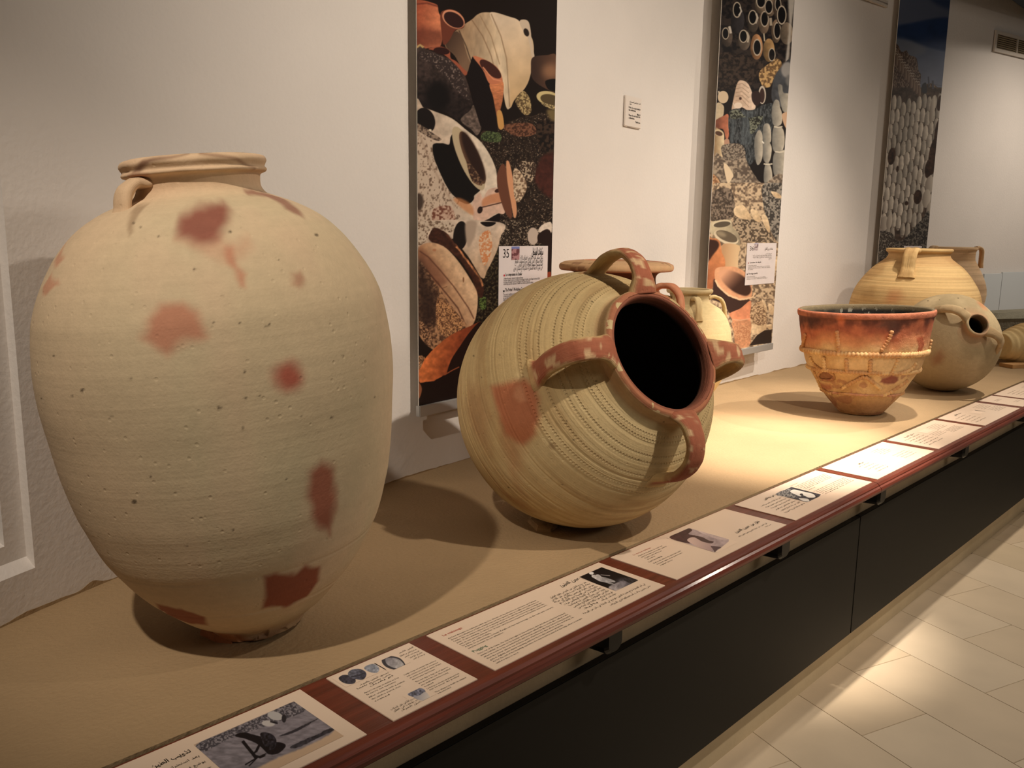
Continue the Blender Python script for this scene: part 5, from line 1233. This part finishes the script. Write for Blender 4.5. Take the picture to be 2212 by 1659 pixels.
c.fill(((925, -40), (985, -40), (950, 260), (930, 520), (900, 540), (930, 250)), (200, 192, 180), alpha=.85, soft=4)
c.mottle(((660, 650), (760, 560), (830, 520), (870, 590), (800, 700), (760, 780), (690, 770)), (110, 84, 56), (196, 160, 108), 6)
c.fill(((790, 720), (860, 600), (960, 540), (960, 900), (880, 960), (780, 900)), (70, 72, 76), noise=.2, ns=10); c.ell(915, 625, 55, 70, 0, (150, 146, 142), soft=4); c.ell(930, 720, 30, 50, 0, (110, 108, 106), soft=5)
c.fill(((420, 1000), (430, 900), (470, 740), (520, 722), (570, 760), (610, 860), (632, 960), (580, 1000), (500, 960)), (196, 168, 144), (222, 198, 176), ((440, 850), (600, 820)), noise=.06, ns=6)
for yy in range(5): c.line(((455, 760+yy*35), (510, 748+yy*36), (570, 790+yy*42)), 3, (150, 122, 100), soft=2)
c.ell(495, 882, 12, 12, 0, (70, 44, 36)); c.ell(475, 945, 36, 28, 0, (226, 206, 186)); c.line(((430, 920), (450, 980), (480, 985)), 9, (214, 200, 184))
c.ell(690, 850, 34, 82, 0, (190, 178, 162)); c.ell(690, 856, 22, 66, 0, (58, 40, 36)); c.fill(((600, 830), (660, 820), (680, 900), (640, 950), (600, 900)), (50, 36, 34))
c.ell(340, 870, 48, 56, 0, (206, 184, 154)); c.line(((300, 815), (308, 850)), 14, (206, 190, 166))
c.fill(((285, 925), (345, 950), (335, 1050), (270, 1075)), (196, 178, 148), noise=.08)
c.fill(((275, 1080), (340, 1040), (385, 1025), (395, 1120), (392, 1210), (370, 1260), (340, 1160), (275, 1150)), (190, 118, 88), (120, 72, 56), ((390, 1100), (290, 1100)), noise=.1); c.fill(((350, 1255), (392, 1250), (398, 1330), (355, 1320)), (180, 140, 116))
c.mottle(((400, 990), (600, 980), (720, 930), (800, 960), (760, 1300), (640, 1420), (560, 1480), (500, 1300), (400, 1260)), (32, 34, 36), (84, 88, 90), 9, (3, 1), .5, .1)
for x_ in (435, 530, 565, 600): c.line(((x_, 1000), (x_-10, 1180), (x_-20, 1290)), 26, (92, 100, 104), alpha=.7, soft=5)
c.mottle(((400, 1000), (480, 980), (560, 1050), (700, 1040), (640, 1160), (580, 1200), (560, 1060), (420, 1070)), (40, 40, 36), (120, 124, 108), 4)
pl_ = (192, 182, 164); sh_ = (112, 110, 104)
def col_(pts): c.fill(pts, sh_, pl_, g=((min(p[0] for p in pts), 0), (max(p[0] for p in pts), 0)), noise=.08, ns=10)
col_(((800, 905), (820, 892), (842, 910), (850, 960), (868, 1020), (862, 1110), (800, 1130), (775, 1050), (780, 960)))
col_(((790, 1150), (830, 1135), (872, 1150), (890, 1210), (888, 1300), (860, 1360), (800, 1360), (778, 1280)))
col_(((800, 1370), (850, 1350), (895, 1350), (905, 1440), (898, 1560), (840, 1600), (795, 1560), (785, 1450)))
col_(((700, 1130), (740, 1105), (765, 1150), (770, 1260), (740, 1280), (700, 1260))); col_(((700, 1275), (745, 1270), (775, 1320), (765, 1420), (735, 1465), (700, 1420)))
col_(((640, 1190), (665, 1165), (690, 1200), (695, 1290), (690, 1420), (650, 1480), (625, 1400), (620, 1260))); col_(((715, 1480), (748, 1460), (775, 1520), (780, 1620), (750, 1690), (705, 1620)))
col_(((830, 770), (868, 765), (880, 830), (940, 850), (940, 990), (880, 1000), (850, 900))); c.fill(((870, 1020), (930, 1010), (925, 1080), (915, 1160), (880, 1100)), (196, 160, 130)); c.line(((690, 1265), (705, 1285)), 12, (230, 224, 210))
for (x_, y_) in ((832, 1135), (845, 1358), (742, 1468)): c.line(((x_-38, y_), (x_, y_+5), (x_+40, y_)), 12, (206, 196, 176))
c.fill(((268, 1165), (300, 1155), (345, 1190), (350, 1260), (345, 1360), (330, 1440), (270, 1490), (255, 1400)), (216, 196, 160), (150, 124, 92), ((340, 1300), (265, 1300)), noise=.06); c.ell(300, 1190, 44, 28, 18, (206, 186, 150)); c.ell(302, 1196, 34, 20, 18, (84, 60, 48))
# slope
sl = ((240, 1500), (340, 1400), (400, 1300), (500, 1300), (560, 1450), (620, 1560), (700, 1640), (900, 1620), (900, 2700), (160, 3000))
c.mottle(sl, (92, 80, 70), (166, 150, 130), 7, thr=.5, sharp=.1); c.mottle(((330, 1300), (500, 1290), (540, 1400), (420, 1440), (340, 1420)), (84, 74, 66), (150, 138, 122), 4)
c.fill(((345, 1480), (375, 1475), (430, 1560), (420, 1600), (380, 1640)), (222, 200, 168)); c.mottle(((240, 1560), (300, 1600), (330, 1700), (240, 1700)), (140, 100, 72), (200, 160, 120), 6)
c.set(3.607, 1480, 400)
c.mottle(((205, 0), (770, 0), (720, 700), (690, 1230), (370, 1260), (160, 800)), (110, 92, 76), (206, 182, 150), 7, thr=.48, sharp=.09)
c.mottle(((205, 60), (360, 30), (380, 250), (200, 280)), (70, 60, 52), (140, 124, 108), 6); c.mottle(((600, 0), (770, 0), (745, 440), (640, 300)), (64, 60, 56), (150, 142, 130), 6)
c.mottle(((380, 250), (600, 280), (690, 430), (660, 450), (440, 420)), (84, 72, 60), (180, 160, 134), 5)
st_ = (232, 206, 168)
for p_ in (((385, 175), (450, 155), (500, 220), (515, 265), (440, 262), (385, 230)), ((510, 190), (560, 200), (590, 260), (575, 290), (530, 260)), ((600, 230), (640, 250), (662, 340), (650, 370), (610, 300)), ((670, 50), (720, 60), (760, 100), (700, 95)), ((500, 1090), (560, 1070), (630, 1080), (625, 1130), (560, 1160), (510, 1140)), ((650, 920), (690, 950), (685, 1010), (655, 990)), ((600, 890), (625, 920), (640, 980), (612, 985)), ((690, 580), (720, 590), (715, 650), (690, 640)), ((635, 1090), (675, 1085), (670, 1130), (640, 1110))):
    c.fill(p_, st_, (196, 168, 132), (p_[0], p_[3]), noise=.08, ns=5)
# pots at lower left
c.fill(((185, 320), (210, 285), (300, 270), (360, 275), (372, 330), (412, 370), (428, 430), (415, 470), (330, 470), (240, 400), (185, 360)), (206, 192, 160), (150, 138, 116), ((220, 290), (400, 460)), noise=.05)
c.ell(285, 300, 76, 28, -8, (214, 200, 170)); c.ell(288, 306, 66, 22, -8, (92, 82, 70)); c.ell(320, 405, 100, 48, 22, (222, 206, 176), edge=.8); c.ell(325, 398, 88, 38, 22, (104, 92, 76)); c.ell(280, 380, 40, 20, 20, (150, 136, 112), soft=6)
c.fill(((285, 470), (420, 470), (415, 560), (400, 660), (300, 650)), (222, 190, 148), (190, 150, 112), ((400, 560), (300, 560)))
c.fill(((170, 430), (210, 415), (250, 420), (275, 450), (285, 520), (310, 580), (305, 650), (240, 740), (205, 810), (150, 805)), (206, 134, 88), (160, 98, 66), ((290, 560), (160, 700)), noise=.08); c.fill(((172, 440), (215, 425), (255, 440), (262, 480), (220, 540), (165, 600)), (60, 38, 32), soft=3)
c.fill(((230, 700), (240, 650), (300, 635), (400, 640), (480, 690), (515, 760), (520, 860), (480, 900), (380, 880), (290, 810), (240, 760)), (216, 160, 122), noise=.05); c.fill(((260, 680), (330, 660), (440, 700), (500, 770), (512, 830), (470, 862), (380, 830), (300, 760)), (214, 160, 126), (60, 38, 34), ((300, 690), (400, 790)), soft=3)
c.fill(((225, 730), (260, 790), (340, 860), (420, 890), (500, 890), (500, 940), (400, 980), (350, 1000), (300, 930), (200, 880), (215, 820)), (58, 40, 38), soft=2); c.line(((235, 740), (270, 800), (340, 860), (430, 892), (520, 875), (545, 840)), 15, (226, 190, 152), edge=1.4)
c.fill(((345, 1000), (430, 960), (510, 900), (508, 1000), (500, 1060), (380, 1060), (365, 1040)), (214, 140, 104), noise=.08); c.fill(((370, 1060), (505, 1055), (510, 1160), (500, 1250), (400, 1262), (380, 1150)), (196, 140, 104), noise=.12, ns=4); c.mottle(((385, 1100), (505, 1100), (500, 1200), (395, 1200)), (170, 116, 84), (206, 156, 118), 3); c.line(((365, 1045), (430, 1052), (505, 1040)), 5, (226, 180, 146))
c.fill(((500, 1250), (560, 1170), (620, 1130), (675, 1125), (672, 1228)), (42, 34, 32), smooth=False); c.mottle(((510, 960), (600, 900), (640, 1080), (520, 1080)), (120, 94, 72), (206, 176, 140), 4)
b2, L2_, a_, bb_, d_, n_ = banner(1.655, 1.971, .075, HC-.567, HC+1.62, c, 'middle hanging photo banner, jars stacked on a stony slope, card numbered 36', 1.25)
e36, w_, h_ = place_card(b2, d_, a_, 1607, 1671, 525, 616.5, 'white information card numbered 36 on the middle banner', M_ink)
X = lambda x: (x-130)/930*w_; Y = lambda y: h_-(y-90)/1350*h_
gi = plain('faded_ink', (112, 100, 92), .6, .2)
t = Text(); t.line('36', X(215), Y(330), .030, X(335)-X(215), res=2); t.build('number', plain('grey_number', (90, 78, 74), .6), e36, TM)
t = Text(); t.line('ساحات رص الأواني', X(945), Y(315), .017, X(945)-X(680), bold=.02, right=True, ar=True); t.build('heading', gi, e36, TM)
t = Text(); block(t, ['تقع ساحات الرص', 'يختار الخزاف مكانا مكشوفا قريبا من المشغل لرص أوانيه', 'وتوضع الجرار الواحدة فوق الأخرى في صفوف متراصة', 'للبيع'], X(915), Y(460), Y(625), .010, [X(940)-X(740), X(910)-X(315), X(905)-X(315), X(915)-X(830)], right=True, ar=True)
block(t, ['Devant l\'atelier du potier', 'Les pièces cuites sont empilées en plein air à côté de l\'atelier', 'elles attendent d\'être vendues ou livrées aux acheteurs', 'de passage'], X(200), Y(825), Y(950), .0075, [X(455)-X(200), X(880)-X(200), X(895)-X(200), X(345)-X(200)])
block(t, ['In front of the workshop', 'Fired pieces are piled in the open by the workshop', 'waiting to be sold or delivered to the buyers'], X(175), Y(1180), Y(1260), .0075, [X(430)-X(175), X(765)-X(175), X(825)-X(175)])
t.build('text_block', gi, e36, TM)
t = Text(); t.line('Les aires de dépôt', X(240), Y(735), .011, X(590)-X(240), bold=.02); t.line('Storage yards', X(218), Y(1095), .012, X(500)-X(218), bold=.02); t.build('heading', plain('dark_ink', (70, 60, 58), .6), e36, TM)
t = Text(); t.rect(X(192), X(212), Y(750), Y(700)); t.build('marker', plain('faded_red', (190, 130, 124), .6), e36, TM)
t = Text(); t.rect(X(170), X(192), Y(1110), Y(1062)); t.build('marker', M_ink2, e36, TM)
card_pic(e36, X(350), X(470), Y(325), Y(85), ((196, 182, 182), (140, 122, 126), (186, 180, 196)))

# ---- third banner: wall of white jars under a blue sky
c = Canvas(1893, -8, 2060, 560, 1.8, (92, 102, 124), 2.961, 1850, 0)
c.fill(((150, -40), (620, -40), (620, 620), (150, 620)), (58, 76, 112), (112, 118, 134), ((0, 0), (0, 560)), smooth=False, noise=.04, ns=30)
c.fill(((240, -30), (620, -30), (620, 150), (420, 170), (240, 130)), (84, 92, 112), soft=14); c.fill(((240, 180), (340, 150), (610, 120), (610, 320), (560, 325), (420, 290), (330, 255), (240, 240)), (34, 54, 92), soft=8, noise=.1, ns=20); c.fill(((480, -10), (610, 0), (610, 60), (520, 30)), (44, 58, 88), soft=14)
c.fill(((240, 245), (330, 255), (420, 290), (440, 330), (360, 360), (240, 340)), (128, 130, 134), alpha=.5, soft=14)
c.mottle(((230, 300), (265, 285), (290, 330), (320, 320), (340, 350), (385, 370), (400, 450), (415, 480), (410, 560), (440, 540), (470, 530), (500, 540), (545, 600), (545, 760), (220, 760)), (70, 54, 46), (134, 116, 102), 5, (2, 1), .52)
c.fill(((120, 560), (560, 560), (560, 1700), (120, 1700)), (74, 62, 54), smooth=False, noise=.25, ns=6, soft=3)
for i in range(26):
    x_ = 250+(i*37) % 165; y_ = 340+(i*53) % 230
    if x_ > 380 and y_ < 430: continue
    c.fill(((x_-9, y_), (x_, y_-30), (x_+10, y_), (x_+8, y_+45), (x_-7, y_+45)), (84, 64, 54), (150, 132, 116), ((x_-9, y_), (x_+10, y_))); c.line(((x_-7, y_-26), (x_, y_-32), (x_+8, y_-26)), 4, (186, 176, 162))
base_col = ((112, 104, 96), (206, 196, 182))
rs = np.random.RandomState(5)
xs = list(np.linspace(165, 520, 12))
for i, xb in enumerate(xs):
    tilt = .13; y0 = 600+rs.uniform(0, 60)+(0 if i < 8 else -20); y = y0; hgt = 76+rs.uniform(0, 14)
    lim = 1500 if i < 4 else 1440 if i < 7 else 1400 if i < 9 else 1290
    while y < lim:
        x_ = xb+18+(1050-y)*tilt; w2 = 17.5+rs.uniform(-2, 2)
        k_ = rs.uniform(.85, 1.06); c.ell(x_, y+hgt*.55, w2, hgt*.62, 5, tuple(int(v*k_) for v in base_col[0]), tuple(int(v*k_) for v in base_col[1]), g=((x_-w2, y), (x_+w2*.7, y)), noise=.06, ns=6)
        c.line(((x_-10, y+hgt*1.02), (x_+10, y+hgt*1.02)), 5, (84, 72, 62), soft=1.5); y += hgt*1.05
    # gaps
for (x_, y_, a_, b_) in ((225, 1000, 24, 55), (492, 1000, 30, 120), (520, 850, 20, 90), (392, 1260, 26, 46), (320, 1300, 12, 14), (262, 1080, 8, 20), (460, 1080, 22, 60), (532, 660, 16, 50)):
    c.ell(x_, y_, a_, b_, 8, (58, 42, 34), noise=.3, ns=5, soft=2)
for (x_, y_, a_, b_) in ((470, 1180, 30, 55), (448, 1270, 26, 60), (180, 1430, 24, 48), (210, 1420, 18, 50), (485, 700, 16, 90), (465, 1345, 18, 50)):
    c.ell(x_, y_, a_, b_, 8, (130, 120, 110), (200, 190, 176), g=((x_-a_, y_), (x_+a_, y_)))
c.mottle(((130, 1500), (200, 1480), (280, 1540), (380, 1440), (420, 1400), (470, 1360), (470, 1700), (130, 1700)), (52, 48, 46), (112, 106, 98), 4, thr=.53)
c.mottle(((150, 1490), (240, 1500), (240, 1620), (140, 1620)), (60, 54, 50), (150, 142, 130), 2.5, thr=.58)
c.line(((460, 490), (465, 560)), 9, (70, 74, 88)); c.line(((488, 515), (490, 570)), 12, (80, 82, 92)); c.fill(((420, 545), (445, 530), (450, 590), (420, 590)), (54, 56, 62)); c.line(((500, 540), (560, 552)), 3, (90, 94, 104))
b3, L3_, a_, bb_, d_, n_ = banner(2.597, 3.0, .045, HC-.44, HC+1.545, c, 'farthest hanging photo banner, rows of white jars beneath a blue sky', 1.7)
e37, w_, h_ = place_card(b3, d_, a_, 1946, 1985, 531.5, 590, 'white information card low on the farthest banner, behind the broad cream jar', M_ink)

# ------------------------------------------------------------------ small things
# notice on the wall
pa = on_wall(1348.5, 240, .006); pb = on_wall(1384, 246, .006); d = (pb-pa)[:2]; wd = np.linalg.norm(d); d /= wd
zt_ = on_wall(1350, 204.5, .006)[2]; zb_ = on_wall(1347, 272, .006)[2]
n3 = np.array([d[1], -d[0]])
e = empty('wall_notice', mw=Matrix(((d[0], 0, n3[0], pa[0]+n3[0]*.004), (d[1], 0, n3[1], pa[1]+n3[1]*.004), (0, 1, 0, zb_), (0, 0, 0, 1)))); tag(e, 'small white notice on the wall between the two nearer banners', 'notice')
H_ = zt_-zb_
MB().box(0, wd, 0, H_, -.008, 0).build('notice_board', plain('notice_plastic', (222, 212, 202), .5), e, bevel=.0025)
t = Text(); TM2 = Matrix.Translation((0, 0, .0006)); nx = lambda v: wd*v; ny = lambda v: H_*v
t.line('الرجاء عدم لمس المعروضات', nx(.90), ny(.79), .0085, nx(.66), bold=.01, right=True, ar=True); t.line('شكرا', nx(.36), ny(.72), .0085, nx(.11), bold=.02, ar=True, right=True)
t.build('text_line', M_ink2, e, TM2)
t = Text(); block(t, ['Prière de ne pas toucher', 'aux collections.'], nx(.2), ny(.60), ny(.52), .0105, [nx(.72), nx(.44)], bold=.02); t.line('Merci', nx(.72), ny(.42), .0105, nx(.2), bold=.02)
block(t, ['Please do not touch the', 'collections.'], nx(.22), ny(.35), ny(.265), .0105, [nx(.70), nx(.36)], bold=.02); t.line('Thank you', nx(.62), ny(.165), .0105, nx(.3), bold=.02)
t.build('text_line', M_ink2, e, TM2)
# ventilation grilles high on the wall
def vent(pl, pr, zt2, zb2, label, bars=1):
    L_ = np.linalg.norm((pr-pl)[:2]); d = (pr-pl)[:2]/L_; n = np.array([d[1], -d[0]]); h = zt2-zb2
    e = empty('ventilation_grille', mw=Matrix(((d[0], 0, n[0], pl[0]), (d[1], 0, n[1], pl[1]), (0, 1, 0, zb2), (0, 0, 0, 1)))); tag(e, label, 'vent')
    b_ = .022; mf = plain('grille_white', (206, 196, 184), .5)
    m = MB(); m.box(-b_, L_+b_, -b_, 0, 0, .012).box(-b_, L_+b_, h, h+b_, 0, .012).box(-b_, 0, 0, h, 0, .012).box(L_, L_+b_, 0, h, 0, .012); m.build('frame', mf, e)
    MB().box(0, L_, 0, h, -.004, 0).build('backing', plain('vent_dark', (40, 30, 22), .8), e)
    nb = max(1, int(L_/.27))
    for i in range(1, nb+1):
        x = i*.27
        if x < L_-.02: MB().box(x-.006, x+.006, 0, h, .001, .011).build('mullion', mf, e)
    ms = plain('vent_slat', (150, 134, 108), .5)
    sl = MB().box(0, L_, -.004, .004, .002, .006).build('slat', ms, e)
    ns = 7
    for k in range(ns):
        o = sl if k == 0 else bpy.data.objects.new('slat', sl.data)
        if k: C.objects.link(o); o.parent = e
        o.location = (0, (k+.5)*h/ns, 0); o.rotation_euler = (radians(35), 0, 0)
q1 = on_wall(2152, 74, .006); q2 = q1.copy(); w2 = wall_at(4.6, .006); q2[:2] = w2; zv = q1[2]; zvb = on_wall(2151, 105, .006)[2]
dv = (q2-q1)[:2]; dv /= np.linalg.norm(dv); q2[:2] = q1[:2]+dv*.85
vent(q1, q2, zv, zvb, 'white ventilation grille high on the wall right of the farthest banner')
r = ray(1912, 10); pr = np.array([*wall_at(2.492, .006), 0]); pl2 = pr.copy(); wv = wall_at(2.2, .006); dv = (pr[:2]-wv); dv /= np.linalg.norm(dv); pl2[:2] = pr[:2]-dv*.85
vent(pl2, pr, zv+.0, on_wall(1910, 7, .006)[2], 'white ventilation grille high on the wall left of the farthest banner')
# pale translucent boards leaning by the far wall
pal = plain('pale_blue_board', (216, 222, 224), .35, .4)
for (k0, k1, lab) in ((3.66, 3.90, 'pale blue-grey board against the far wall, left of the pair'), (3.905, 4.75, 'pale blue-grey board against the far wall, right of the pair')):
    a = wall_at(k0, .03); b = wall_at(k1, .03); d = b-a; L_ = np.linalg.norm(d); d /= L_
    zt3 = HC+(-.136)*a[1]*.99
    o = MB().box(0, L_, -.006, .006, 0, zt3-ZS).build('leaning_board', pal, bevel=.001)
    o.matrix_world = Matrix(((d[0], -d[1], 0, a[0]), (d[1], d[0], 0, a[1]), (0, 0, 1, ZS), (0, 0, 0, 1))); tag(o, lab, 'board')
# grey stone block with a square hole
es = empty('stone_block'); sb = CAM+ray(2150, 690)*6.25; 
mst = plain('grey_stone', (128, 122, 106), .9, .2, noise=.25, nscale=30, bump=.6, bscale=70)
hz = sb[2]-ZS-.0
th_ = math.atan2(Rv[1], Rv[0])
es.matrix_world = Matrix.Translation((sb[0], sb[1], ZS)) @ Matrix.Rotation(th_+radians(18), 4, 'Z')
m = MB(); hh = max(.12, hz)
m.box(0, .155, 0, .22, 0, hh).box(.155, .19, 0, .22, 0, hh*.55).box(.155, .19, .03, .22, hh*.5, hh).box(.155, .19, 0, .22, hh*.85, hh).box(.19, .5, 0, .22, 0, hh)
m.build('stone_body', mst, es)
v = [(-.01, -.01, hh), (.51, -.01, hh), (.51, .23, hh), (-.01, .23, hh), (.06, .03, hh+.035), (.44, .03, hh+.045), (.44, .19, hh+.045), (.06, .19, hh+.035)]
mm = MB(); mm.v = v; mm.f = [(0, 1, 5, 4), (1, 2, 6, 5), (2, 3, 7, 6), (3, 0, 4, 7), (4, 5, 6, 7), (3, 2, 1, 0)]
mm.build('stone_top', plain('pale_stone', (150, 146, 128), .9, .2, noise=.2, nscale=30, bump=.5, bscale=70), es, bevel=.004)
MB().box(.155, .19, .02, .03, hh*.55, hh*.85).build('hole_shade', M_black, es)  # black plate standing in for the shade inside the hole
tag(es, 'grey stone block with a small square hole, behind the pale lying jar', 'stone block')
